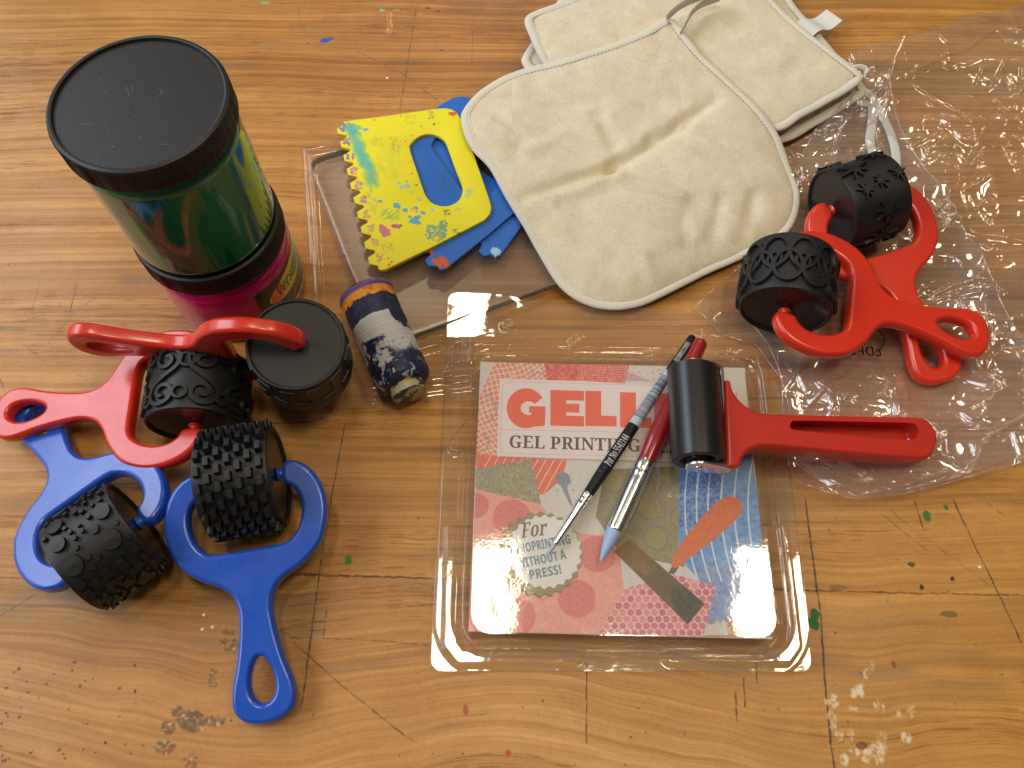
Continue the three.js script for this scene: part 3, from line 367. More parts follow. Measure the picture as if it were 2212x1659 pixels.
    for (let i = 0; i < 30; i++) dab(g, 680 + rnd() * 70, 350 + rnd() * 60, 14, 'rgb(190,200,80)', 0.2); for (let i = 0; i < 50; i++) dab(g, 800 + rnd() * 80, 345 + rnd() * 110, 8, 'rgb(160,186,110)', 0.25, 2, 1.2); for (let i = 0; i < 60; i++) dab(g, 700 + rnd() * 170, 440 + rnd() * 200, 22, 'rgb(206,206,70)', 0.14, 2, 1.25);
    for (let i = 0; i < 24; i++) dab(g, 740 + rnd() * 130, 880 + rnd() * 70 - 20, 10, 'rgb(140,170,120)', 0.3, 3, -0.8); for (let i = 0; i < 90; i++) dab(g, 480 + rnd() * 1000, 170 + rnd() * 1050, 1 + 3 * rnd(), rnd() < 0.5 ? 'rgb(120,120,80)' : 'rgb(80,140,90)', 0.6);
  });
  const foam = dataTex(128, 128, (u, v) => 128 + 110 * (noise(u * 90, v * 90) - 0.5)); foam.repeat.set(10, 10);
  const blueTex = (seed, marks) => stain('rgb(38,104,196)', (g) => { for (const [x, y, r, c] of marks) for (let i = 0; i < 26; i++) dab(g, x + (rnd() - 0.5) * r * 2.4, y + (rnd() - 0.5) * r * 2.4, r * (0.3 + 0.5 * rnd()), c, 0.8); for (let i = 0; i < 60; i++) dab(g, 450 + rnd() * 1000, 170 + rnd() * 1050, 1 + 3 * rnd(), 'rgb(60,70,80)', 0.5); for (let i = 0; i < 16; i++) dab(g, 900 + 160 * seed + i * 5, 700 - i * i * 0.5, 9, 'rgb(86,90,96)', 0.7); });
  const sm = (map) => std({ map, roughness: 0.62, bumpMap: foam, bumpScale: 0.00006 });
  const place = (mesh, p, y, ang) => { const q = W(p, y); mesh.position.set(q.x, y, q.z); mesh.rotation.y = ang; };
  const b2 = single('foam_scraper', scr, sm(blueTex(1, [[745, 1240, 26, 'rgb(170,210,226)'], [640, 1020, 12, 'rgb(190,216,226)']])), 'blue scraper with a white painted tooth, lowest of the three', 'scraper', 'notched foam scrapers'); place(b2, z4(1555, 1180), 0.0124, 0.50);
  const b1 = single('foam_scraper', scr, sm(blueTex(0, [[745, 1235, 34, 'rgb(206,92,40)'], [700, 1150, 14, 'rgb(190,80,50)']])), 'blue scraper with orange paint on its corner tooth', 'scraper', 'notched foam scrapers'); place(b1, z4(1165, 1272), 0.0149, 0.235);
  const y1 = single('foam_scraper', scr, sm(yellowTex), 'yellow paint-spattered notched scraper with oval hand hole', 'scraper', 'notched foam scrapers'); place(y1, z4(740, 1275), 0.0174, 0);
}

// ---------------------------------------------------------------- quilted canvas pot holders
{
  const flecks = (() => { const [c, g] = canvas(1024, 1024), rnd = mulberry(3); const im = g.createImageData(1024, 1024); for (let j = 0, k = 0; j < 1024; j++) for (let i = 0; i < 1024; i++, k += 4) { const wv = ((i >> 2) + (j >> 2)) % 2 ? 7 : -7, m = (fbm(i / 90, j / 90, 4) - 0.5) * 26 + (noise(i / 2.2, j / 9) - 0.5) * 14 + (noise(i / 9, j / 2.2) - 0.5) * 14 + wv; im.data[k] = 230 + m; im.data[k + 1] = 216 + m * 1.05; im.data[k + 2] = 188 + m * 1.15; im.data[k + 3] = 255; } g.putImageData(im, 0, 0); for (let i = 0; i < 420; i++) { g.fillStyle = rnd() < 0.3 ? 'rgba(70,50,36,0.75)' : 'rgba(150,120,84,0.55)'; g.save(); g.translate(rnd() * 1024, rnd() * 1024); g.rotate(rnd() * 3.14); g.fillRect(0, 0, 1 + rnd() * 5, 1 + rnd()); g.restore(); } return canvasTex(c); })();
  const weave = dataTex(256, 256, (u, v) => { const a = Math.sin(u * 256 * Math.PI / 4), b = Math.sin(v * 256 * Math.PI / 4); return 128 + 50 * a * b + 60 * (noise(u * 110, v * 110) - 0.5); }); weave.repeat.set(4, 4);
  const cloth = std({ map: flecks, roughness: 0.95, bumpMap: weave, bumpScale: 0.0005 });
  const tape = std({ color: rgb(0.74, 0.69, 0.585), roughness: 0.9, bumpMap: weave, bumpScale: 0.0001 }), thread = std({ color: rgb(0.42, 0.36, 0.26), roughness: 0.95 });
  const white = std({ color: rgb(0.82, 0.81, 0.80), roughness: 0.85, side: THREE.DoubleSide });
  // outline: [crop x, crop y, height of the edge]; folds: lines with depth and width
  function pad(label, outline, opt) {
    const t = thing('pot_holder', label, 'pot holder', 'cream canvas pot holders');
    const pts = curve(outline.map(([x, y, h]) => W(z6(x, y), h)), 240, true, 0.4), n = pts.length, c = pts.reduce((a, p) => a.add(p), V(0, 0, 0)).multiplyScalar(1 / n);
    const folds = (opt.folds || []).map(([x1, y1, x2, y2, d, w]) => { const a = W(z6(x1, y1), 0.02), b = W(z6(x2, y2), 0.02); return [a.x, a.z, b.x, b.z, d, w]; });
    const height = (x, z, r, edgeY) => {
      const k = 1 - Math.pow(r, 5); let y = lerp(opt.mid, edgeY, Math.pow(r, 2.2)) + opt.puff * Math.sqrt(Math.max(0, 1 - Math.pow(r, 7))) + k * opt.rough * (fbm(x * 34 + opt.seed, z * 34, 3) - 0.5) * 2 + k * 0.0006 * (fbm(x * 130, z * 130 + opt.seed, 2) - 0.5);
      for (const [ax, az, bx, bz, d, w] of folds) { const q = sdSeg(x, z, ax, az, bx, bz) + 0.003 * (noise(x * 90, z * 90) - 0.5); y += k * d * 1.3 * Math.exp(-q * q / (w * w)); }
      return y;
    };
    const M = 70, uvf = (q) => [q.x * 9, q.z * 9];
    const top = gridGeo(n, M, (u, v) => { const p = pts[Math.round(u * n) % n], r = 1 - v, x = lerp(c.x, p.x, r), z = lerp(c.z, p.z, r); return V(x, v === 0 ? p.y + 0.0016 : height(x, z, r, p.y), z); }, uvf);
    const bot = gridGeo(n, 12, (u, v) => { const p = pts[Math.round(u * n) % n], r = v; return V(lerp(c.x, p.x, r), lerp(Math.min(opt.floor, p.y - 0.001), p.y, Math.pow(r, 1.5)), lerp(c.z, p.z, r)); }, uvf);
    part('canvas_cover', mergeGeometries([top, bot]), cloth, t);
    const inset = (d) => pts.map((p, i) => { const a = pts[(i + n - 1) % n], b = pts[(i + 1) % n], tx = b.x - a.x, tz = b.z - a.z, l = Math.hypot(tx, tz), s = ((p.x - c.x) * tz - (p.z - c.z) * tx) > 0 ? 1 : -1; return V(p.x - s * tz / l * d, p.y, p.z + s * tx / l * d); });
    const bind = inset(0.0016).map((p, i) => V(p.x, p.y + 0.0014 + 0.0005 * (noise(i / 5, opt.seed) - 0.5), p.z));
    part('binding_tape', sweep(bind, 0.0034, 0.0019, true, 14), tape, t);
    const st = inset(0.0046), dashes = []; let acc = 0;
    for (let i = 0; i < n; i += 1) { const a = st[i], b = st[(i + 1) % n], seg = new THREE.BoxGeometry(0.0016, 0.0004, 0.0004); seg.rotateY(-Math.atan2(b.z - a.z, b.x - a.x)); seg.translate(a.x, a.y + 0.0027 + opt.puff * 0.08, a.z); dashes.push(seg); acc++; }
    const s = part('stitching', mergeGeometries(dashes), thread, t); s.userData.kind = 'stuff';
    return t;
  }
  const band = (list, wide, thin, mat, t, name) => part(name, sweep(curve(list, 60), thin, wide, false, 10), mat, t);
  const low = pad('lower folded cream canvas pot holder, beneath another at the back', [[372, 330, 0.008], [395, 245, 0.009], [700, -140, 0.011], [1400, -300, 0.012], [1700, 60, 0.011], [1990, 395, 0.012], [2030, 460, 0.011], [1980, 500, 0.009], [1800, 610, 0.007], [1610, 700, 0.006], [1300, 620, 0.006], [800, 520, 0.006], [480, 400, 0.007]], { mid: 0.012, puff: 0.004, rough: 0.0008, seed: 11, floor: 0.002 });
  const back = pad('upper cream canvas pot holder at the back with white tag', [[388, 92, 0.023], [600, 8, 0.024], [1000, -160, 0.024], [1350, -250, 0.024], [1480, -90, 0.024], [1640, 80, 0.024], [1760, 185, 0.024], [1900, 290, 0.024], [2012, 385, 0.022], [1960, 440, 0.020], [1850, 505, 0.019], [1720, 575, 0.018], [1580, 645, 0.016], [1200, 560, 0.015], [800, 470, 0.015], [495, 335, 0.016], [450, 285, 0.018], [405, 190, 0.021]], { mid: 0.021, puff: 0.006, rough: 0.0012, seed: 4, floor: 0.014, folds: [[700, 160, 1000, 60, 0.0012, 0.012], [1500, 420, 1850, 330, -0.0012, 0.008], [1300, 120, 1600, 330, 0.0014, 0.012]] });
  const front = pad('large cream canvas pot holder lying over the blue scrapers', [[66, 585, 0.0215], [84, 670, 0.0215], [125, 745, 0.021], [205, 830, 0.020], [290, 985, 0.018], [370, 1115, 0.015], [455, 1265, 0.011], [535, 1395, 0.008], [620, 1468, 0.007], [720, 1508, 0.006], [830, 1518, 0.006], [950, 1492, 0.006], [1100, 1422, 0.006], [1250, 1346, 0.005], [1400, 1280, 0.005], [1540, 1215, 0.005], [1640, 1150, 0.005], [1690, 1070, 0.006], [1702, 960, 0.008], [1655, 825, 0.012], [1600, 675, 0.019], [1505, 545, 0.024], [1360, 405, 0.027], [1245, 300, 0.029], [1150, 190, 0.031], [1090, 112, 0.033], [1055, 112, 0.033], [960, 168, 0.032], [800, 232, 0.030], [620, 290, 0.028], [500, 325, 0.026], [360, 358, 0.024], [250, 402, 0.023], [150, 468, 0.022], [92, 530, 0.0215]],
    { mid: 0.019, puff: 0.0066, rough: 0.0013, seed: 1, floor: 0.010, folds: [[360, 985, 800, 850, -0.0042, 0.0042], [800, 850, 1290, 540, -0.0040, 0.0048], [400, 1010, 820, 900, 0.0022, 0.006], [820, 905, 1130, 980, 0.0018, 0.004], [200, 640, 300, 720, 0.0026, 0.004], [300, 730, 320, 800, -0.0018, 0.004], [730, 600, 800, 740, -0.0016, 0.005], [480, 560, 720, 540, -0.0012, 0.005], [1330, 980, 1300, 1180, -0.0014, 0.004], [1500, 950, 1460, 1150, -0.0020, 0.004], [1240, 1180, 1260, 1300, -0.0014, 0.0035], [1150, 1050, 1160, 1200, -0.0010, 0.004], [960, 1260, 1010, 1360, 0.0014, 0.004], [880, 1330, 900, 1440, 0.0012, 0.004], [640, 1260, 760, 1400, 0.0012, 0.005], [560, 1120, 500, 1040, 0.0012, 0.004], [420, 760, 560, 690, 0.0014, 0.006], [1000, 420, 1200, 360, 0.0014, 0.008], [950, 190, 1000, 260, -0.0014, 0.004], [1040, 170, 1090, 240, -0.0014, 0.003]] });
  const p6 = (x, y, h) => W(z6(x, y), h);
  band([p6(1080, 130, 0.033), p6(1066, 95, 0.036), p6(1110, 45, 0.042), p6(1180, 5, 0.045), p6(1290, -30, 0.042), p6(1330, -15, 0.038), p6(1240, 20, 0.036), p6(1190, 60, 0.036), p6(1165, 105, 0.035), p6(1130, 170, 0.034)], 0.0032, 0.0007, tape, front, 'hanging_loop');
  band([p6(1960, 340, 0.022), p6(2015, 330, 0.026), p6(2045, 345, 0.026), p6(2035, 385, 0.022)], 0.0024, 0.0008, tape, back, 'hanging_loop');
  band([p6(1990, 430, 0.012), p6(2060, 460, 0.010), p6(2110, 540, 0.006), p6(2160, 640, 0.004), p6(2190, 740, 0.003), p6(2195, 830, 0.0025)], 0.0008, 0.0032, white, low, 'hanging_loop');
  band([p6(2000, 500, 0.008), p6(2070, 520, 0.006), p6(2075, 600, 0.004), p6(2065, 690, 0.003), p6(2085, 770, 0.0025)], 0.0008, 0.0032, white, low, 'hanging_loop');
  // white care tag, a thin strip with a bend
  const ta = p6(1690, 122, 0.020), tb = p6(1848, 54, 0.012), tc = p6(1926, 108, 0.010), td = p6(1782, 178, 0.019);
  part('care_tag', gridGeo(30, 10, (u, v) => { const a = ta.clone().lerp(tb, u), b = td.clone().lerp(tc, u), q = a.lerp(b, v); q.y += 0.0022 * Math.sin(u * 7) ; return q; }), white, back, 'blank white fabric tag');
}

// ---------------------------------------------------------------- paint-crusted dauber
{
  const A = W(z5(972, 600), 0.0185), B = W(z5(1292, 1335), 0.0165), L = A.distanceTo(B), R = 0.0163, t = thing('foam_dauber', 'cylindrical thread-wrapped paint dauber crusted in navy and orange paint', 'dauber');
  t.applyMatrix4(along(A, B));
  const [c, g] = canvas(1024, 1024), rnd = mulberry(8); g.fillStyle = 'rgb(204,204,206)'; g.fillRect(0, 0, 1024, 1024);
  for (let i = 0; i < 500; i++) { g.strokeStyle = `rgba(${rnd() < 0.5 ? '96,92,100' : '214,212,212'},0.25)`; g.lineWidth = 1 + rnd(); const y = rnd() * 1024; g.beginPath(); g.moveTo(0, y); g.lineTo(1024, y + 60 * (rnd() - 0.5)); g.stroke(); }
  const im = g.getImageData(0, 0, 1024, 1024), d = im.data;
  for (let j = 0, k = 0; j < 1024; j++) for (let i = 0; i < 1024; i++, k += 4) {
    const u = i / 1024, v = 1 - j / 1024;   // v = 0 at the purple end (canvas is flipped), u = 0.5 on top
    const y = v, n = fbm(u * 9, y * 7, 5), n2 = fbm(u * 26 + 4, y * 12, 4), f = fbm(u * 70, y * 40, 2);
    let r = d[k], gg = d[k + 1], b = d[k + 2];
    const navyTop = 0.30 + 0.05 * (n - 0.5) * 2 - (u < 0.53 ? 0 : 0.0) + (u < 0.42 ? 0.16 * sstep(0.46, 0.36, u) : 0) * (y < 0.55 ? 1 : 0);
    const lowDark = sstep(0.40, 0.46, n + 0.9 * (y - 0.72) + 0.12 * (n2 - 0.5) - 0.0) * sstep(0.50, 0.60, y + 0.12 * (n2 - 0.5) + (u > 0.5 ? -0.10 : 0.10) * -1);
    let navy = y < navyTop + 0.03 * (n2 - 0.5) ? 1 : lowDark;
    if (n2 > 0.66 && y > 0.4) navy *= 0.15;
    const nc = [24 + 14 * f, 28 + 18 * f, 54 + 34 * f];
    r = lerp(r, nc[0], navy); gg = lerp(gg, nc[1], navy); b = lerp(b, nc[2], navy);
    const or = y < 0.10 + 0.07 * (n2 - 0.35) ? 1 : 0; if (or) { const q = sstep(0.42, 0.5, fbm(u * 30, y * 40, 3)); r = lerp(196, 232, q); gg = lerp(120, 150, q); b = lerp(28, 38, q); }
    if (y < 0.025 + 0.012 * n) { r = 120; gg = 88; b = 150; }
    if (n2 > 0.7 && y > 0.8 && f > 0.6) { r = 190; gg = 170; b = 60; }
    if (f > 0.78 && y > 0.55) { r = 60; gg = 130; b = 190; }
    d[k] = r; d[k + 1] = gg; d[k + 2] = b;
  }
  g.putImageData(im, 0, 0);
  const crust = dataTex(512, 512, (u, v) => { const y = v, n = fbm(u * 16, y * 90, 2); return 90 + 80 * n + 70 * sstep(0.45, 0.5, fbm(u * 9, y * 7, 5)); });
  const mat = std({ map: canvasTex(c), roughness: 0.5, bumpMap: crust, bumpScale: 0.0008 });
  const lump = (geo, amp, f) => { const P = geo.attributes.position; for (let i = 0; i < P.count; i++) { const x = P.getX(i), y = P.getY(i), z = P.getZ(i), a = Math.atan2(x, z), k = 1 + amp * (fbm(Math.cos(a) * f + 10, Math.sin(a) * f + y * 240, 3) - 0.5); P.setXYZ(i, x * k, y, z * k); } geo.computeVertexNormals(); return geo; };
  const prof = []; for (let i = 0; i <= 40; i++) { const s = i / 40; prof.push([R * (1 - 0.02 * s), s * (L - 0.005)]); } for (let i = 1; i <= 8; i++) { const a = i / 8 * Math.PI / 2; prof.push([R * 0.98 - 0.0046 * (1 - Math.cos(a)), L - 0.005 + 0.005 * Math.sin(a)]); } prof.push([0.008, L]);
  part('wrapped_body', lump(lathe(prof, 72), 0.05, 2.5), mat, t);
  part('foam_face', lump(lathe([[0, -0.0034], [R * 0.6, -0.0033], [R * 0.9, -0.0029], [R * 1.0, -0.0020], [R * 1.03, -0.0004], [R * 1.02, 0.0008], [R * 0.9, 0.0012]], 72), 0.04, 6), std({ map: dataTex(256, 256, (u, v) => { const n = fbm(u * 20, v * 14, 3), k = sstep(0.56, 0.62, n); return [lerp(116, 70, k), lerp(92, 46, k), lerp(150, 84, k)]; }, true), roughness: 0.6 }), t, 'purple painted felt end');
  part('wooden_nub', lump(lathe([[0.0098, L - 0.001], [0.0100, L + 0.001], [0.0098, L + 0.0052], [0.0090, L + 0.0066], [0, L + 0.0068]], 48), 0.08, 4), std({ map: dataTex(256, 256, (u, v) => { const n = fbm(u * 9, v * 5, 4), k = sstep(0.5, 0.56, n), q = sstep(0.58, 0.64, fbm(u * 13 + 7, v * 7, 3)); return [lerp(lerp(178, 206, q), 52, k), lerp(lerp(172, 182, q), 60, k), lerp(lerp(142, 70, q), 84, k)]; }, true), roughness: 0.55 }), t, 'yellow and navy stained nub');
}

// ---------------------------------------------------------------- printed blister pack
const CARD_Y = 0.0135, FILM_Y = 0.0165;
{
  const t = thing('blister_pack', 'clear plastic blister pack with printed gel plate card inside', 'package');
  const L8 = (x, y) => { const p = W(z8(x, y), 0.010); return [p.x, p.z]; };
  const bars = [];   // raised bars: polyline, half width, height
  const bar = (list, w, h) => bars.push([list.map(([x, y]) => L8(x, y)), w, h]);
  bar([[262, 262], [640, 268]], 0.0046, 0.0042); bar([[990, 278], [1370, 285]], 0.0046, 0.0042); bar([[183, 240], [180, 660]], 0.0040, 0.0034);
  bar([[168, 1000], [158, 1480], [200, 1535], [670, 1530]], 0.0042, 0.0046); bar([[1528, 1015], [1580, 1480], [1545, 1530], [1075, 1532]], 0.0042, 0.0046); bar([[1452, 300], [1475, 700]], 0.0036, 0.0030);
  const dots = [[396, 150], [1195, 190], [680, 215]].map(([x, y]) => L8(x, y));
  const TLc = L8(282, 308), TRc = L8(1378, 332), BLc = L8(246, 1428), BRc = L8(1492, 1440), cx = (TLc[0] + TRc[0] + BLc[0] + BRc[0]) / 4, cz = (TLc[1] + TRc[1] + BLc[1] + BRc[1]) / 4, hw = 0.0775, hh = 0.0785, ang = 0.012;
  const c4 = [W(z8(150, 34), 0.007), W(z8(1500, 108), 0.007), W(z8(1668, 1592), 0.009), W(z8(72, 1588), 0.009)];
  const film = quadSheet(c4, 390, 440, (u, v, x, z) => {
    const lx = (x - cx) * Math.cos(ang) + (z - cz) * Math.sin(ang), lz = -(x - cx) * Math.sin(ang) + (z - cz) * Math.cos(ang), r = 0.010;
    const qx = Math.abs(lx) - hw + r, qz = Math.abs(lz) - hh + r, sd = Math.hypot(Math.max(qx, 0), Math.max(qz, 0)) + Math.min(Math.max(qx, qz), 0) - r;
    let y = 0.0052 + 0.0005 * (fbm(x * 18, z * 18, 2) - 0.5);
    { const q = Math.max(0, 0.030 - v * 0.22); y += 0.25 * q * q / (q + 0.004) * (1 - sstep(0.13, 0.34, u + 0.25 * v)); }                  // far left corner curls up
    y += (FILM_Y - 0.0052) * (1 - sstep(0.0, 0.0022, sd));                                   // dome over the card
    y -= 0.0034 * Math.exp(-Math.pow((sd - 0.0050) / 0.0014, 2));                                // groove round it
    y += 0.0022 * sstep(0.0085, 0.0100, sd) * (1 - sstep(0.0185, 0.0200, sd));                     // step of the tray
    if (sd < 0) y += 0.00035 * (fbm(x * 26 + 3, z * 26, 3) - 0.5) + 0.0008 * (1 - lx * lx / (hw * hw)) + 0.0008 * (1 - lz * lz / (hh * hh)) - 0.0008;
    for (const [l, w, h] of bars) { let d = 1; for (let i = 0; i + 1 < l.length; i++) d = Math.min(d, sdSeg(x, z, l[i][0], l[i][1], l[i + 1][0], l[i + 1][1])); y += h * (1 - sstep(w - 0.0012, w + 0.0008, d)) ; }
    for (const [a, b] of dots) { const d = Math.hypot(x - a, z - b); y += 0.0030 * (1 - sstep(0.0030, 0.0052, d)) - 0.0016 * (1 - sstep(0.0012, 0.0026, d)); }
    y += 0.00022 * (fbm(x * 130 + z * 60, z * 30, 2) - 0.5) * (1 - sstep(-0.002, 0.002, -sd));
    y += 0.00030 * (fbm(x * 22 + z * 8, z * 150 - x * 50, 3) - 0.5) * (1 - sstep(0.10, 0.22, v)) * (1 - sstep(0.3, 0.6, u));   // scuffed far left corner
    return y;
  }, 0.006);
  part('clear_blister', film, clear({ roughness: 0.055, ior: 1.9, transmission: 0.965, bumpMap: filmBump, bumpScale: 0.000026 }), t, 'moulded glossy clear plastic shell');
  { const e = []; const N = 220; const hAt = film.attributes.position, nu = 391, nv = 441, at = (i, j) => V(hAt.getX(j * nu + i), hAt.getY(j * nu + i), hAt.getZ(j * nu + i)); for (let i = 0; i < nu; i += 5) e.push(at(i, 0)); for (let j = 5; j < nv; j += 5) e.push(at(nu - 1, j)); for (let i = nu - 6; i >= 0; i -= 5) e.push(at(i, nv - 1)); for (let j = nv - 6; j > 0; j -= 5) e.push(at(0, j)); part('cut_edge', sweep(e, 0.0003, 0.0004, true, 8), clear({ roughness: 0.08, color: rgb(0.93, 0.93, 0.92) }), t); }
  const hs = [[700, 128], [722, 112], [890, 120], [914, 138], [895, 158], [725, 150]].map(([x, y]) => { const p = W(z8(x, y), 0.0062); return V(p.x, 0.0063, p.z); });
  part('hang_hole_rim', sweep(curve(hs, 60, true), 0.0003, 0.0005, true, 8), clear({ roughness: 0.05 }), t);
  // printed card with thickness
  const O = W(z8(282, 308), CARD_Y), ex = W(z8(1378, 332), CARD_Y).sub(O), CW = ex.length(); ex.normalize(); const ez = V(-ex.z, 0, ex.x), CH = W(z8(247, 1428), CARD_Y).sub(O).dot(ez);
  const N = 1536, S = N / CW, [c, g] = canvas(N, Math.round(S * CH)), NH = c.height, rnd = mulberry(31);
  const K = (x, y) => { const p = W(z8(x, y), CARD_Y).sub(O); return [p.dot(ex) * S, p.dot(ez) * S]; };
  const poly = (list, style, al = 1) => { g.globalAlpha = al; g.fillStyle = style; g.beginPath(); list.forEach(([x, y], i) => g[i ? 'lineTo' : 'moveTo'](...K(x, y))); g.closePath(); g.fill(); g.globalAlpha = 1; };
  const clip = (list, f) => { g.save(); g.beginPath(); list.forEach(([x, y], i) => g[i ? 'lineTo' : 'moveTo'](...K(x, y))); g.closePath(); g.clip(); f(); g.restore(); };
  const speck = (x0, y0, x1, y1, n, r, cols, al) => { for (let i = 0; i < n; i++) { const [a, b] = K(lerp(x0, x1, rnd()), lerp(y0, y1, rnd())); g.globalAlpha = al * (0.4 + 0.6 * rnd()); g.fillStyle = cols[Math.floor(rnd() * cols.length)]; g.beginPath(); g.ellipse(a, b, r * (0.4 + rnd()), r * (0.4 + rnd()), rnd() * 3, 0, 6.3); g.fill(); } g.globalAlpha = 1; };
  const disc = (x, y, r, style, al = 1, ring, lw = 5) => { const [a, b] = K(x, y), [a2] = K(x + r, y), q = Math.abs(a2 - a); g.globalAlpha = al; g.beginPath(); g.arc(a, b, q, 0, 6.3); if (style) { g.fillStyle = style; g.fill(); } if (ring) { g.strokeStyle = ring; g.lineWidth = lw; g.stroke(); } g.globalAlpha = 1; };
  g.fillStyle = 'rgb(216,210,200)'; g.fillRect(0, 0, N, NH); speck(240, 300, 1500, 1450, 9000, 1.6, ['rgb(196,190,180)', 'rgb(232,228,220)'], 0.35);
  // mosaic corner
  const mos = [[345, 305], [560, 305], [560, 400], [400, 420], [365, 560], [350, 760], [250, 760], [255, 520], [300, 400]]; poly(mos, 'rgb(232,140,104)'); clip(mos, () => { speck(250, 300, 570, 760, 500, 11, ['rgb(236,112,86)', 'rgb(226,164,110)', 'rgb(206,176,150)', 'rgb(240,190,170)'], 0.7); g.strokeStyle = 'rgb(240,232,226)'; g.lineWidth = 4.2; for (let i = -4; i < 34; i++) { g.beginPath(); for (let k = 0; k <= 14; k++) { const x = 240 + k * 24, [a, b] = K(x, 300 + i * 22 - (x - 240) * 0.55 + 26 * Math.sin(x / 60)); g[k ? 'lineTo' : 'moveTo'](a, b); } g.stroke(); g.beginPath(); for (let k = 0; k <= 14; k++) { const y = 300 + k * 36, [a, b] = K(200 + i * 22 + (y - 300) * 0.5 - 22 * Math.sin(y / 70), y); g[k ? 'lineTo' : 'moveTo'](a, b); } g.stroke(); } g.strokeStyle = 'rgb(120,160,144)'; g.lineWidth = 6; for (const l of [[[310, 440], [345, 480], [350, 520], [300, 570]], [[470, 380], [520, 350], [560, 370]], [[290, 600], [320, 640], [300, 680]]]) { g.beginPath(); l.forEach(([x, y], i) => g[i ? 'lineTo' : 'moveTo'](...K(x, y))); g.stroke(); } });
  const red = [[545, 305], [900, 318], [880, 400], [560, 400]]; poly(red, 'rgb(224,104,84)'); clip(red, () => { speck(545, 305, 900, 400, 500, 9, ['rgb(196,70,80)', 'rgb(240,140,100)', 'rgb(214,90,90)'], 0.6); g.strokeStyle = 'rgba(246,190,170,0.7)'; g.lineWidth = 2.4; for (let i = 0; i < 26; i++) { g.beginPath(); g.moveTo(...K(700 + i * 12, 300)); g.lineTo(...K(680 + i * 12, 410)); g.moveTo(...K(690, 305 + i * 10)); g.lineTo(...K(910, 300 + i * 10)); g.stroke(); } });
  speck(890, 330, 1060, 390, 70, 3.6, ['rgb(170,70,84)', 'rgb(190,110,120)'], 0.7); poly([[860, 385], [890, 350], [1000, 392]], 'rgb(190,130,150)', 0.6);
  // red stripes
  const str = [[265, 690], [640, 715], [625, 790], [545, 860], [500, 860], [470, 760], [265, 770]]; poly(str, 'rgb(232,112,80)'); clip(str, () => { speck(265, 690, 640, 860, 260, 7, ['rgb(240,146,100)', 'rgb(214,84,64)'], 0.5); g.strokeStyle = 'rgb(244,196,176)'; g.lineWidth = 6; for (let i = 0; i < 12; i++) { g.beginPath(); g.moveTo(...K(330 + i * 34, 690)); g.lineTo(...K(230 + i * 34, 870)); g.stroke(); } });
  const tri = [[260, 752], [492, 712], [535, 905], [258, 835]]; poly(tri, 'rgb(160,152,122)'); clip(tri, () => speck(255, 710, 540, 910, 1500, 6, ['rgb(186,160,96)', 'rgb(140,150,150)', 'rgb(120,118,100)', 'rgb(196,186,160)'], 0.5));
  // peach ground with printed circles
  const peach = [[245, 832], [535, 900], [600, 1010], [800, 1030], [860, 1100], [900, 1440], [230, 1440]]; poly(peach, 'rgb(238,164,140)'); clip(peach, () => { speck(240, 830, 900, 1440, 2600, 13, ['rgb(244,184,160)', 'rgb(232,140,116)', 'rgb(240,170,120)', 'rgb(226,150,150)', 'rgb(196,190,196)'], 0.3); });
  for (const [x, y, r] of [[262, 905, 52], [412, 955, 76], [432, 1365, 76], [682, 1290, 76], [765, 1105, 74], [300, 1290, 50]]) { disc(x, y, r, 'rgb(216,104,100)', 0.62, 'rgb(226,120,84)', 7); const [a, b] = K(x, y), q = Math.abs(K(x + r, y)[0] - a) * 0.9; for (let i = 0; i < 240; i++) { const th = rnd() * 6.3, k = Math.sqrt(rnd()) * q; g.globalAlpha = 0.35; g.fillStyle = rnd() < 0.5 ? 'rgb(176,60,76)' : 'rgb(240,170,150)'; g.fillRect(a + Math.cos(th) * k, b + Math.sin(th) * k, 3, 3 + 4 * rnd()); } g.globalAlpha = 1; }
  disc(625, 795, 30, 'rgb(128,142,152)', 0.95); poly([[600, 790], [660, 800], [640, 830], [665, 905], [655, 905], [622, 835]], 'rgb(128,142,152)', 0.95); speck(585, 760, 670, 860, 30, 4, ['rgb(128,142,152)'], 0.9);
  // olive and violet print
  const ol = [[800, 755], [1120, 740], [1130, 1160], [860, 1100], [760, 950]]; poly(ol, 'rgb(150,138,84)'); clip(ol, () => { speck(760, 740, 1130, 1160, 2400, 7, ['rgb(112,104,150)', 'rgb(170,150,80)', 'rgb(120,110,70)', 'rgb(110,140,190)', 'rgb(150,120,150)'], 0.4); for (const [x, y, r] of [[830, 800, 48], [985, 912, 50], [1065, 770, 46], [875, 1050, 44], [1010, 1040, 48], [935, 1130, 40], [1110, 960, 40]]) disc(x, y, r, 'rgb(164,146,70)', 0.6, 'rgb(128,100,150)', 8); });
  // blue print with white arcs
  const bl = [[1110, 745], [1250, 690], [1400, 640], [1500, 1360], [1225, 1400], [1180, 1200], [1100, 1120]]; poly(bl, 'rgb(106,156,210)'); clip(bl, () => { speck(1090, 640, 1500, 1400, 2200, 11, ['rgb(60,104,180)', 'rgb(120,170,222)', 'rgb(150,180,216)', 'rgb(104,130,190)'], 0.4); speck(1090, 740, 1280, 1000, 500, 8, ['rgb(52,80,160)', 'rgb(64,70,140)'], 0.5); speck(1180, 1150, 1500, 1390, 900, 12, ['rgb(150,150,190)', 'rgb(176,172,196)', 'rgb(120,140,190)'], 0.4); g.strokeStyle = 'rgba(226,238,250,0.85)'; g.lineWidth = 9; for (const dx of [0, 48, 96, 150, 205, 262]) { g.beginPath(); for (let k = 0; k <= 14; k++) { const y = 660 + k * 40, x = 1130 + dx + 0.00062 * Math.pow(y - 900, 2) * 0.9; g[k ? 'lineTo' : 'moveTo'](...K(x, y)); } g.stroke(); } });
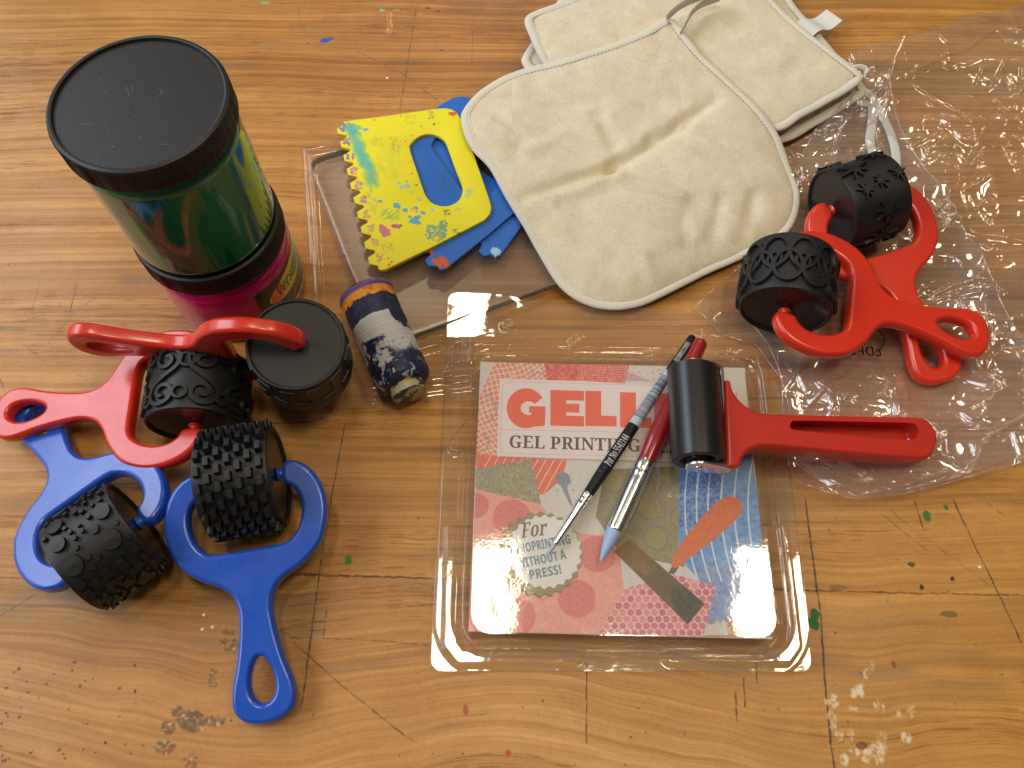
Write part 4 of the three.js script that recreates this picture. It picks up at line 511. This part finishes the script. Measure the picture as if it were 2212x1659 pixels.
  poly([[1205, 1400], [1500, 1355], [1500, 1450], [1195, 1450]], 'rgb(196,128,70)'); speck(1230, 1385, 1490, 1440, 120, 10, ['rgb(222,216,208)', 'rgb(206,150,96)', 'rgb(180,110,56)'], 0.6); poly([[1205, 1400], [1300, 1390], [1310, 1440], [1200, 1445]], 'rgb(214,208,204)', 0.9);
  // pink honeycomb
  const hc = [[880, 1250], [1090, 1190], [1258, 1240], [1205, 1450], [760, 1450], [830, 1330]]; poly(hc, 'rgb(236,184,180)'); clip(hc, () => { for (let r = 0; r < 11; r++) for (let q = 0; q < 18; q++) disc(740 + q * 33 + (r % 2) * 16, 1180 + r * 28, 13.5, rnd() < 0.4 ? 'rgb(206,100,112)' : rnd() < 0.5 ? 'rgb(226,140,136)' : 'rgb(190,96,116)', 0.85); });
  // printed ink roller
  poly([[835, 1095], [900, 1043], [1212, 1312], [1142, 1398]], 'rgb(104,84,48)'); clip([[835, 1095], [900, 1043], [1212, 1312], [1142, 1398]], () => { speck(830, 1040, 1000, 1200, 200, 22, ['rgb(150,96,50)', 'rgb(130,90,50)'], 0.3); speck(1080, 1250, 1215, 1400, 200, 18, ['rgb(52,60,40)', 'rgb(70,66,44)'], 0.5); });
  poly([[1075, 1160], [1060, 1185], [1085, 1190], [1105, 1160]], 'rgb(90,84,80)'); { const hl = smoothShape([[1074, 1156], [1085, 1112], [1130, 1040], [1190, 965], [1262, 892], [1305, 867], [1345, 874], [1366, 905], [1355, 948], [1300, 1002], [1220, 1070], [1140, 1130], [1096, 1162]], 80).map((q) => [q.x, q.y]); poly(hl, 'rgb(224,110,52)'); clip(hl, () => { speck(1074, 866, 1366, 1162, 260, 9, ['rgb(204,90,40)', 'rgb(236,130,70)', 'rgb(214,100,48)'], 0.4); }); } speck(1220, 880, 1350, 960, 12, 3, ['rgb(250,210,170)'], 0.7);
  // dry-brushed texture over the whole collage
  for (let i = 0; i < 7000; i++) { const [a, b] = K(240 + rnd() * 1260, 300 + rnd() * 1150), q = rnd(); g.globalAlpha = 0.10 + 0.16 * rnd(); g.strokeStyle = q < 0.45 ? 'rgb(250,240,230)' : q < 0.75 ? 'rgb(140,84,84)' : q < 0.9 ? 'rgb(232,150,90)' : 'rgb(92,110,150)'; g.lineWidth = 1 + 3 * rnd(); const th = fbm(a / 160, b / 160, 2) * 9, l = 4 + 16 * rnd(); g.beginPath(); g.moveTo(a, b); g.lineTo(a + Math.cos(th) * l, b + Math.sin(th) * l); g.stroke(); } g.globalAlpha = 1;
  // title panel
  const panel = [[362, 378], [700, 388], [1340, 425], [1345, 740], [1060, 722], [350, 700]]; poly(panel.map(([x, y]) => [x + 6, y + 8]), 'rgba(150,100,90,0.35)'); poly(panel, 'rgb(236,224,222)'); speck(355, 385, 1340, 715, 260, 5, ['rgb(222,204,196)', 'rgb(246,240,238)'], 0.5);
  g.strokeStyle = 'rgb(206,96,92)'; g.lineWidth = 2.6; g.setLineDash([9, 7]); const dash = (l) => { g.beginPath(); l.forEach(([x, y], i) => g[i ? 'lineTo' : 'moveTo'](...K(x, y))); g.stroke(); }; dash([[1050, 408], [410, 391], [385, 396], [372, 415], [364, 668], [372, 684], [392, 688], [1050, 703]]); dash([[370, 588], [1050, 606]]); g.setLineDash([]);
  const text = (str, x, y, x2, h, font, style, opt = {}) => {   // written from (x, y) to x2 along the baseline with cap height h, all in photograph pixels
    const [a, b] = K(x, y), [a2, b2] = K(x2, y + (opt.drop || 0)), [, bt] = K(x, y - h); g.save(); g.translate(a, b); g.rotate(Math.atan2(b2 - b, a2 - a)); g.font = font.replace('SZ', '100'); const w = g.measureText(str).width, sy = (b - bt) / 72; g.scale(Math.hypot(a2 - a, b2 - b) / w, sy); if (opt.skew) g.transform(1, 0, -opt.skew, 1, 0, 0); g.fillStyle = style; g.fillText(str, 0, 0); if (opt.bold) { g.strokeStyle = style; g.lineWidth = opt.bold; g.lineJoin = 'miter'; g.strokeText(str, 0, 0); } g.restore(); };
  const orange = 'rgb(240,96,66)';
  const block = (l) => poly(l, orange);
  { // heavy slab capitals of the title drawn as shapes
    const [gx, gy] = K(471, 500), ro = Math.abs(K(471, 418)[1] - gy), rx = Math.abs(K(391, 500)[0] - gx); g.fillStyle = orange; g.beginPath(); g.ellipse(gx, gy, rx, ro, 0, 0, 6.3); g.fill(); g.fillStyle = 'rgb(236,224,222)'; g.beginPath(); g.ellipse(gx + ro * 0.12, gy, ro * 0.36, ro * 0.34, 0, 0, 6.3); g.fill(); poly([[482, 500], [505, 486], [560, 440], [570, 492], [500, 495]], 'rgb(236,224,222)'); block([[484, 492], [552, 494], [549, 574], [494, 578], [494, 520], [484, 520]]);
    const E = (x) => block([[x, 425], [x + 140, 429], [x + 140, 470], [x + 66, 468], [x + 66, 482], [x + 120, 483], [x + 120, 520], [x + 66, 518], [x + 66, 532], [x + 140, 534], [x + 140, 577], [x, 573]]); E(572);
    for (const [x, y] of [[717, 428], [861, 434]]) block([[x, y], [x + 66, y + 2], [x + 66, y + 103], [x + 130, y + 106], [x + 130, y + 149], [x, y + 146]]);
    block([[1003, 438], [1062, 440], [1062, 590], [1003, 588]]);
  }
  text('GEL PRINTING PLATE', 398, 664, 1215, 52, 'bold SZpx serif', 'rgb(78,64,56)', { drop: 26 }); for (let i = 0; i < 420; i++) { const [a, b] = K(398 + rnd() * 660, 612 + rnd() * 66); g.globalAlpha = 0.6; g.fillStyle = 'rgb(236,224,222)'; g.fillRect(a, b, 1 + 3 * rnd(), 1 + 2 * rnd()); } g.globalAlpha = 1;
  // scalloped seal
  const seal = (x, y, r, n, amp, style) => { const [a, b] = K(x, y), q = Math.abs(K(x + r, y)[0] - a); g.fillStyle = style; g.beginPath(); for (let i = 0; i <= 240; i++) { const th = i / 240 * 6.28319, k = q * (1 + amp * Math.cos(th * n)); g[i ? 'lineTo' : 'moveTo'](a + Math.cos(th) * k, b + Math.sin(th) * k); } g.fill(); };
  seal(528, 1106, 174, 24, 0.035, 'rgb(120,104,70)'); seal(532, 1102, 172, 24, 0.035, 'rgb(158,140,96)'); seal(548, 1094, 150, 24, 0.035, 'rgb(234,230,222)');
  text('For', 448, 1040, 556, 62, 'bold SZpx serif', 'rgb(134,96,80)', { skew: 0.35, drop: -14 }); text('MONOPRINTING', 388, 1113, 660, 38, 'bold SZpx sans-serif', 'rgb(118,146,158)', { drop: -52, bold: 3 }); text('WITHOUT A', 438, 1166, 640, 38, 'bold SZpx sans-serif', 'rgb(118,146,158)', { drop: -42, bold: 3 }); text('PRESS!', 486, 1212, 622, 38, 'bold SZpx sans-serif', 'rgb(118,146,158)', { drop: -26, bold: 3 });
  g.globalAlpha = 0.07; g.fillStyle = 'rgb(236,230,226)'; g.fillRect(0, 0, N, NH); g.globalAlpha = 1;   // thin white wash, haze of the film painted over the print
  speck(240, 300, 1500, 1450, 5000, 2.2, ['rgb(250,246,240)', 'rgb(150,110,100)'], 0.10);
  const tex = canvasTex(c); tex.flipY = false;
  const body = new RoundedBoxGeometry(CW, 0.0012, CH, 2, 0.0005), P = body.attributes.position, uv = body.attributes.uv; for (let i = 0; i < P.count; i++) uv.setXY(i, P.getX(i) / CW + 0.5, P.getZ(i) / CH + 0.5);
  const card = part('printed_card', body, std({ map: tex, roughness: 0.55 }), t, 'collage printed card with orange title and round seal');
  card.position.copy(O).addScaledVector(ex, CW / 2).addScaledVector(ez, CH / 2); card.position.y = CARD_Y - 0.0006; card.rotation.y = -Math.atan2(ex.z, ex.x);
  const tray = part('backing_slab', new RoundedBoxGeometry(CW, 0.0055, CH, 3, 0.002), phys({ color: rgb(0.80, 0.785, 0.76), transmission: 1, thickness: 0, roughness: 0.25, ior: 1.36 }), t, 'clear gel slab behind the card'); tray.position.copy(card.position); tray.position.y = CARD_Y - 0.0042; tray.rotation.copy(card.rotation);
}

// ---------------------------------------------------------------- brushes
{
  // fine rubber-tipped shaper
  const A = W(z8(556, 1116), 0.0180), B = W(z8(1166, 200), 0.0225), L = A.distanceTo(B), t = thing('colour_shaper', 'slim black handled shaper brush with barcode sticker on it', 'brush'); t.applyMatrix4(along(A, B));
  const a = 0.0085 / 0.0085 * 0.010, f0 = 0.0085, f1 = L * 0.262;
  part('rubber_tip', lathe([[0, 0], [0.0004, 0.001], [0.0011, 0.005], [0.0014, f0 + 0.001]], 24), std({ color: rgb(0.42, 0.42, 0.52), roughness: 0.5 }), t, 'small pale lilac tip');
  const fer = part('ferrule', lathe([[0.0013, f0 - 0.0008], [0.0017, f0], [0.0024, f0 + 0.02], [0.0030, f1 - 0.008], [0.0031, f1 - 0.0062], [0.0027, f1 - 0.0056], [0.0031, f1 - 0.0048], [0.0031, f1 - 0.0034], [0.0028, f1 - 0.0028], [0.0032, f1 - 0.002], [0.0032, f1], [0.0028, f1]], 40), METAL, t);
  const [c, g] = canvas(128, 2048); g.fillStyle = 'rgb(18,17,17)'; g.fillRect(0, 0, 128, 2048); const rnd = mulberry(2);
  const write = (str, v0, v1, size) => { g.save(); g.translate(64, 2048 * (1 - v0)); g.rotate(-Math.PI / 2); g.font = size + 'px serif'; const w = g.measureText(str).width; g.scale(2048 * (v1 - v0) / w, 1); g.fillStyle = 'rgb(222,222,226)'; g.textBaseline = 'middle'; g.fillText(str, 0, 0); g.restore(); };
  write('Pat No 5542144', 0.157, 0.328, 38); write('02480121005', 0.784, 0.907, 36);
  g.fillStyle = 'rgb(176,184,198)'; g.fillRect(26, 2048 * (1 - 0.724), 76, 2048 * 0.329); g.fillStyle = 'rgb(40,38,42)'; for (let y = 2048 * (1 - 0.69); y < 2048 * (1 - 0.435);) { const h = 2 + rnd() * 7; g.fillRect(26, y, 76, h); y += h + 3 + rnd() * 8; }
  g.fillStyle = 'rgb(60,90,190)'; g.fillRect(60, 2048 * 0.86, 6, 8); g.fillRect(52, 2048 * 0.885, 7, 9);
  const hl = L - f1, prof = []; for (let i = 0; i <= 50; i++) { const s = i / 50; prof.push([lerp(0.0029, 0.0034, sstep(0, 0.15, s)) - 0.0010 * sstep(0.3, 1, s), f1 + s * (hl - 0.002)]); } prof.push([0.0018, L - 0.0008], [0.0008, L - 0.0001], [0, L]);
  part('handle', lathe(prof, 40), phys({ map: canvasTex(c), roughness: 0.5, specularIntensity: 0.6 }), t, 'black handle with white lettering');
}
{
  const A = W(z8(780, 1137), 0.0200), B = W(z8(1200, 216), 0.0235), L = A.distanceTo(B), t = thing('colour_shaper', 'thick red handled shaper brush with pale blue rubber tip', 'brush'); t.applyMatrix4(along(A, B));
  const f0 = L * 0.125, f1 = L * 0.425;
  part('rubber_tip', lathe([[0, 0], [0.0007, 0.0006], [0.0016, 0.004], [0.0031, f0 * 0.55], [0.0042, f0], [0.0042, f0 + 0.002]], 36), std({ color: rgb(0.32, 0.44, 0.66), roughness: 0.55 }), t, 'pale blue cone tip');
  part('ferrule', lathe([[0.0041, f0], [0.0046, f0], [0.0047, f0 + 0.001], [0.0049, f1 - 0.016], [0.0050, f1 - 0.0115], [0.0046, f1 - 0.0105], [0.0050, f1 - 0.0095], [0.0050, f1 - 0.0070], [0.0046, f1 - 0.0062], [0.0051, f1 - 0.0054], [0.0051, f1], [0.0044, f1]], 48), METAL, t);
  const hl = L - f1, prof = []; for (let i = 0; i <= 50; i++) { const s = i / 50; prof.push([lerp(0.0047, 0.0054, sstep(0, 0.2, s)) - 0.0012 * sstep(0.35, 1, s), f1 + s * (hl - 0.003)]); } prof.push([0.0036, L - 0.0015], [0.0024, L - 0.0004], [0, L]);
  part('handle', lathe(prof, 48), phys({ color: rgb(0.30, 0.010, 0.014), roughness: 0.28, clearcoat: 0.8, clearcoatRoughness: 0.1 }), t);
}

// ---------------------------------------------------------------- brayer
{
  const E0 = W(z8(1159, 338), 0.041), E1 = W(z8(1186, 722), 0.041), mid = E0.clone().add(E1).multiplyScalar(0.5), tail = W(zb(1672, 830), 0.0135);
  const u = E1.clone().sub(E0).normalize(), v = tail.clone().sub(mid); v.addScaledVector(u, -v.dot(u)).normalize(); const w = v.clone().cross(u).multiplyScalar(1); if (w.y < 0) w.negate();
  const uu = v.clone().cross(w), t = thing('brayer', 'ink brayer with black rubber roller, steel bracket and red plastic handle', 'brayer'); t.quaternion.setFromRotationMatrix(new THREE.Matrix4().makeBasis(uu, v, w)); t.position.copy(mid);
  const HL = E0.distanceTo(E1) / 2, R = 0.0134;
  const rub = phys({ color: rgb(0.010, 0.0105, 0.011), roughness: 0.36, clearcoat: 0.1, clearcoatRoughness: 0.3 });
  const roll = part('roller', lathe([[R - 0.0045, -HL + 0.0024], [R - 0.0035, -HL], [R - 0.0008, -HL], [R, -HL + 0.0008], [R, HL - 0.0008], [R - 0.0008, HL], [R - 0.0035, HL], [R - 0.0045, HL - 0.0024]], 80).rotateZ(-Math.PI / 2), rub, t);
  for (const s of [-1, 1]) part('end_cap', lathe([[0, HL + 0.0012], [0.0055, HL + 0.0012], [0.0062, HL - 0.001], [0.0062, HL - 0.0024], [R - 0.004, HL - 0.0024]], 40).rotateZ(-s * Math.PI / 2), CAP, roll);
  for (const s of [-1, 1]) {
    const sh = new THREE.Shape(); sh.absarc(0, 0, 0.0066, Math.PI / 2, Math.PI * 1.5, false); sh.lineTo(0.0150, -0.0072); sh.lineTo(0.0175, -0.0052); sh.lineTo(0.0175, 0.0010); sh.lineTo(0.0120, 0.0042); sh.lineTo(0, 0.0066);
    const pg = new THREE.ExtrudeGeometry(sh, { depth: 0.0012, bevelEnabled: true, bevelThickness: 0.0003, bevelSize: 0.0003, bevelSegments: 2, curveSegments: 20 });
    pg.applyMatrix4(new THREE.Matrix4().makeBasis(V(0, 1, 0), V(0, 0, 1), V(1, 0, 0))); pg.translate(s > 0 ? HL + 0.0018 : -HL - 0.0030, 0, 0);
    const br = part('bracket_arm', crease(pg, 0.5), METAL, t); part('axle_end', lathe([[0, 0.0009], [0.0018, 0.0008], [0.0024, 0.0003], [0.0024, -0.001]], 24).rotateZ(-s * Math.PI / 2).translate(s * (HL + 0.0034), 0, 0), METAL, br);
  }
  part('bracket_bar', new RoundedBoxGeometry(2 * HL + 0.0050, 0.0022, 0.0080, 2, 0.0006).translate(0, 0.0166, -0.0020), METAL, t);
  const loc = ([x, y]) => { const q = onPlane(zb(x, y), mid, w).sub(mid); return [q.dot(uu), q.dot(v)]; };
  const outl = [[425, 492], [456, 488], [472, 545], [510, 605], [565, 650], [640, 682], [800, 691], [1200, 700], [1540, 706], [1610, 722], [1655, 770], [1674, 830], [1665, 890], [1635, 935], [1590, 952], [1500, 950], [1200, 926], [900, 897], [720, 880], [635, 880], [570, 905], [530, 950], [508, 1000], [470, 1004], [440, 1000]].map(loc);
  const sh = new THREE.Shape([...smoothShape(outl, 140, false)]);
  sh.holes.push(new THREE.Path(smoothShape([[782, 752], [798, 722], [850, 710], [1200, 716], [1500, 724], [1560, 750], [1582, 800], [1558, 850], [1480, 866], [1200, 844], [900, 815], [812, 804], [786, 780]].map(loc), 70)));
  const hg = new THREE.ExtrudeGeometry(sh, { depth: 0.0088, bevelEnabled: true, bevelThickness: 0.0022, bevelSize: 0.0021, bevelOffset: -0.0021, bevelSegments: 6, curveSegments: 8 }).translate(0, 0, -0.0066);
  const red = phys({ color: rgb(0.56, 0.026, 0.014), roughness: 0.4, clearcoat: 0.25, clearcoatRoughness: 0.3 });
  const h = part('handle', flatCaps(crease(hg, 0.8)), red, t);
  const bot = new THREE.ExtrudeGeometry(new THREE.Shape(smoothShape([[782, 752], [798, 722], [850, 710], [1200, 716], [1500, 724], [1560, 750], [1582, 800], [1558, 850], [1480, 866], [1200, 844], [900, 815], [812, 804], [786, 780]].map(loc), 60)), { depth: 0.0012, bevelEnabled: false }).translate(0, 0, -0.0086);
  part('slot_floor', bot, red, h);
}

// ---------------------------------------------------------------- crinkled clear bag
{
  const inside = (poly, x, z) => { let c = false; for (let i = 0, j = poly.length - 1; i < poly.length; j = i++) { const [a, b] = poly[i], [p, q] = poly[j]; if ((b > z) !== (q > z) && x < (p - a) * (z - b) / (q - b) + a) c = !c; } return c; };
  const nearest = (poly, x, z) => { let best = 1e9, r = [x, z]; for (let i = 0, j = poly.length - 1; i < poly.length; j = i++) { const [ax, az] = poly[j], [bx, bz] = poly[i], dx = bx - ax, dz = bz - az, t = Math.min(1, Math.max(0, ((x - ax) * dx + (z - az) * dz) / (dx * dx + dz * dz))), px = ax + dx * t, pz = az + dz * t, d = Math.hypot(x - px, z - pz); if (d < best) { best = d; r = [px, pz]; } } return [...r, best]; };
  function clipped(poly, step, hf) {
    const xs = poly.map((p) => p[0]), zs = poly.map((p) => p[1]), x0 = Math.min(...xs), z0 = Math.min(...zs), nx = Math.ceil((Math.max(...xs) - x0) / step), nz = Math.ceil((Math.max(...zs) - z0) / step), ins = [], idx = new Map(), pos = [], ix = [];
    for (let j = 0; j <= nz; j++) for (let i = 0; i <= nx; i++) ins.push(inside(poly, x0 + i * step, z0 + j * step));
    const vid = (k) => { if (!idx.has(k)) { let x = x0 + (k % (nx + 1)) * step, z = z0 + Math.floor(k / (nx + 1)) * step; if (!ins[k]) [x, z] = nearest(poly, x, z); idx.set(k, pos.length / 3); pos.push(x, hf(x, z), z); } return idx.get(k); };
    for (let j = 0; j < nz; j++) for (let i = 0; i < nx; i++) { const a = j * (nx + 1) + i, b = a + 1, c = a + nx + 1, d = c + 1; for (const tr of (i + j) % 2 ? [[a, c, b], [b, c, d]] : [[a, c, d], [a, d, b]]) if (tr.some((k) => ins[k])) ix.push(...tr.map(vid)); }
    const g = new THREE.BufferGeometry(); g.setAttribute('position', new THREE.Float32BufferAttribute(pos, 3)); g.setIndex(ix); g.computeVertexNormals(); return g;
  }
  const xz = (p) => { const q = W(p, 0.004); return [q.x, q.z]; };
  const fold = (x, z, f, s) => Math.abs(noise(x * f + s, z * f - s) - 0.5) * 2;
  const flats = [[0.161, -0.049, 0.03], [0.213, -0.11, 0.03], [0.25, -0.0, 0.02], [0.235, -0.04, 0.02], [0.2, -0.03, 0.03], [0.19, -0.075, 0.03], [0.235, -0.16, 0.01], [0.2, 0.04, 0.02], [0.17, 0.035, 0.02], [0.145, 0.03, 0.03], [0.26, -0.02, 0.02]];
  const press = (x, z) => { let k = 1; for (const [a, b, r] of flats) k = Math.min(k, sstep(r * 0.5, r * 1.6, Math.hypot(x - a, z - b))); return k; };
  const crinkle = (x, z, s) => { const wx = x + 0.012 * (noise(x * 18 + s, z * 18) - 0.5), wz = z + 0.012 * (noise(x * 18, z * 18 + s) - 0.5), big = (1 - fold(wx, wz, 14, s)), midf = (1 - fold(wx, wz * 0.8, 34, s + 7)), small = (1 - fold(wx * 1.3, wz, 80, s + 3)); const patch = sstep(0.48, 0.66, fbm(x * 16 + s, z * 16, 2)); return 0.0070 * Math.pow(big, 1.6) + 0.0030 * Math.pow(midf, 1.3) * (0.4 + big) + 0.0016 * small * (0.1 + patch) + ridges(x, z) * (s > 10 ? 1.45 : 1.0); };
  const creases = [], rnd = mulberry(91), addCrease = (list, w, h) => { const l = list.map(([x, y]) => { const q = W([x, y], 0.005); return [q.x, q.z]; }); creases.push([l, w, h, Math.min(...l.map((p) => p[0])) - 0.006, Math.max(...l.map((p) => p[0])) + 0.006, Math.min(...l.map((p) => p[1])) - 0.006, Math.max(...l.map((p) => p[1])) + 0.006]); };
  addCrease([zb(905, 680), zb(985, 570), zb(1080, 490), zb(1200, 430), zb(1280, 347), zb(1370, 380), zb(1410, 450), zb(1440, 580), zb(1455, 700)], 0.0012, 0.0022); addCrease([zb(980, 655), zb(1060, 650), zb(1150, 690), zb(1220, 697)], 0.0010, 0.0014); addCrease([zb(880, 450), zb(920, 540)], 0.0009, 0.0012); addCrease([zb(970, 620), zb(1050, 455), zb(1110, 560)], 0.0009, 0.0010);
  addCrease([zb(1880, 1040), zb(1930, 900), zb(1975, 840), zb(2050, 780), zb(2212, 700)], 0.0012, 0.0020); addCrease([zb(1210, 1200), zb(1400, 1130), zb(1570, 1085), zb(1750, 1030)], 0.0012, 0.0018); addCrease([zb(1210, 1200), zb(1050, 1110), zb(940, 1010), zb(900, 960)], 0.0014, 0.0022); addCrease([zb(1680, 760), zb(1740, 690), zb(1700, 640), zb(1620, 640)], 0.0010, 0.0012); addCrease([zb(1000, 1130), zb(860, 1100), zb(800, 1000)], 0.0010, 0.0014);
  addCrease([zc(1040, 510), zc(1240, 390), zc(1450, 320), zc(1620, 200)], 0.0012, 0.0022); addCrease([zc(1640, 200), zc(1720, 270), zc(1818, 320)], 0.0010, 0.0016); addCrease([zc(870, 500), zc(1030, 510)], 0.0010, 0.0018); addCrease([zc(1090, 550), zc(1180, 620), zc(1300, 690), zc(1420, 790)], 0.0010, 0.0014); addCrease([zc(1250, 830), zc(1380, 950), zc(1600, 1030), zc(1818, 1040)], 0.0012, 0.0020); addCrease([zc(1400, 1290), zc(1560, 1210), zc(1818, 1170)], 0.0012, 0.0018); addCrease([zc(1330, 1460), zc(1500, 1540), zc(1818, 1610)], 0.0012, 0.0020); addCrease([zc(1480, 630), zc(1620, 560), zc(1720, 330)], 0.0010, 0.0014); addCrease([zc(1380, 430), zc(1560, 520), zc(1700, 600)], 0.0009, 0.0010); addCrease([zc(1720, 330), zc(1780, 460), zc(1818, 600)], 0.0010, 0.0014); addCrease([zc(1480, 1440), zc(1540, 1340), zc(1580, 1320)], 0.0009, 0.0014); addCrease([zc(1620, 1320), zc(1818, 1330)], 0.0009, 0.0012);
  for (let i = 0; i < 44; i++) { let x = 1540 + rnd() * 720, y = 100 + rnd() * 960, a = rnd() * 6.28; const l = [[x, y]], n = 4 + Math.floor(rnd() * 5), st = 24 + rnd() * 34; for (let k = 0; k < n; k++) { a += (rnd() - 0.5) * 1.1; x += Math.cos(a) * st; y += Math.sin(a) * st; l.push([x, y]); } addCrease(l, 0.0011, 0.0010 + 0.0012 * rnd()); }
  for (let i = 0; i < 150; i++) { let x = 1540 + rnd() * 720, y = 120 + rnd() * 940, a = rnd() * 6.28; const l = [[x, y]], n = 2 + Math.floor(rnd() * 5), st = 8 + rnd() * 22; for (let k = 0; k < n; k++) { a += (rnd() - 0.5) * 1.8; x += Math.cos(a) * st; y += Math.sin(a) * st; l.push([x, y]); } addCrease(l, 0.0008 + 0.0004 * rnd(), 0.0007 + 0.0010 * rnd()); }
  const ridges = (x, z) => { let y = 0; for (const [l, w, h, x0, x1, z0, z1] of creases) { if (x < x0 || x > x1 || z < z0 || z > z1) continue; let d = 1; for (let i = 0; i + 1 < l.length; i++) d = Math.min(d, sdSeg(x, z, l[i][0], l[i][1], l[i + 1][0], l[i + 1][1])); y = Math.max(y, h * Math.exp(-d * d / (w * w))); } return y; };
  const t = thing('plastic_bag', 'crinkled clear plastic bag lying under the red rollers', 'bag');
  const film = clear({ roughness: 0.08, color: rgb(0.965, 0.955, 0.945), ior: 2.1, transmission: 0.935 });
  const polyA = [[1828, 127], [1945, 94], [2043, 65], [2108, 37], [2230, 0], [2420, -40], [2480, 500], [2420, 960], [2212, 999], [2061, 1042], [1952, 1072], [1842, 1088], [1760, 1066], [1715, 1040], [1700, 960], [1690, 820], [1640, 745], [1560, 720], [1500, 668], [1530, 640], [1620, 560], [1690, 420], [1750, 300], [1830, 215]].map(xz);
  part('bag_back', clipped(polyA, 0.00085, (x, z) => 0.0006 + press(x, z) * crinkle(x, z, 3.7)), film, t);
  const polyB = [[1690, 330], [1770, 290], [1860, 180], [1905, 190], [1945, 280], [1990, 360], [2063, 484], [2140, 640], [2214, 775], [2260, 900], [2200, 985], [2061, 1035], [1952, 1064], [1842, 1078], [1760, 1050], [1720, 1000], [1705, 870], [1660, 740], [1600, 650], [1660, 480]].map(xz);
  part('bag_front', clipped(polyB, 0.00085, (x, z) => 0.0014 + press(x, z) * (0.0015 + crinkle(x, z, 21.3))), film, t);
  const seam = (poly, hf) => { const l = []; poly.forEach(([x, z], i) => { const [a, b] = poly[(i + 1) % poly.length], n = Math.max(1, Math.round(Math.hypot(a - x, b - z) / 0.003)); for (let k = 0; k < n; k++) { const px = lerp(x, a, k / n), pz = lerp(z, b, k / n); l.push(V(px, hf(px, pz), pz)); } }); return sweep(l, 0.00035, 0.00035, true, 6); };
  part('seam', seam(polyA, (x, z) => 0.0006 + press(x, z) * crinkle(x, z, 3.7)), film, t); part('seam', seam(polyB, (x, z) => 0.0014 + press(x, z) * (0.0015 + crinkle(x, z, 21.3))), film, t);
  // recycling mark printed on the bag, seen from behind
  const font = await new FontLoader().loadAsync('fonts/droid/droid_sans_regular.typeface.json');
  const ink = std({ color: rgb(0.07, 0.06, 0.055), roughness: 0.8, side: THREE.DoubleSide });
  const P = W(z7(1100, 1398), 0.004);
  const tx = new THREE.ShapeGeometry(font.generateShapes('LDPE', 0.0062), 4); tx.scale(-1, 1, 1).rotateX(-Math.PI / 2).rotateY(-0.05); tx.translate(P.x, 0.0046, P.z); part('printed_letters', tx, ink, t);
  const Q = W(z7(1055, 1290), 0.004), arc = []; for (let i = 0; i <= 20; i++) { const a = -0.9 + i / 20 * 2.2; arc.push(V(Q.x + Math.cos(a) * 0.0075 - 0.002, 0.0046, Q.z + Math.sin(a) * 0.0075)); } part('printed_arrow', sweep(arc, 0.0008, 0.0001, false, 6), ink, t);
}

scene.traverse((o) => { if (o.isMesh) o.castShadow = o.receiveShadow = true; });
renderer.render(scene, camera);
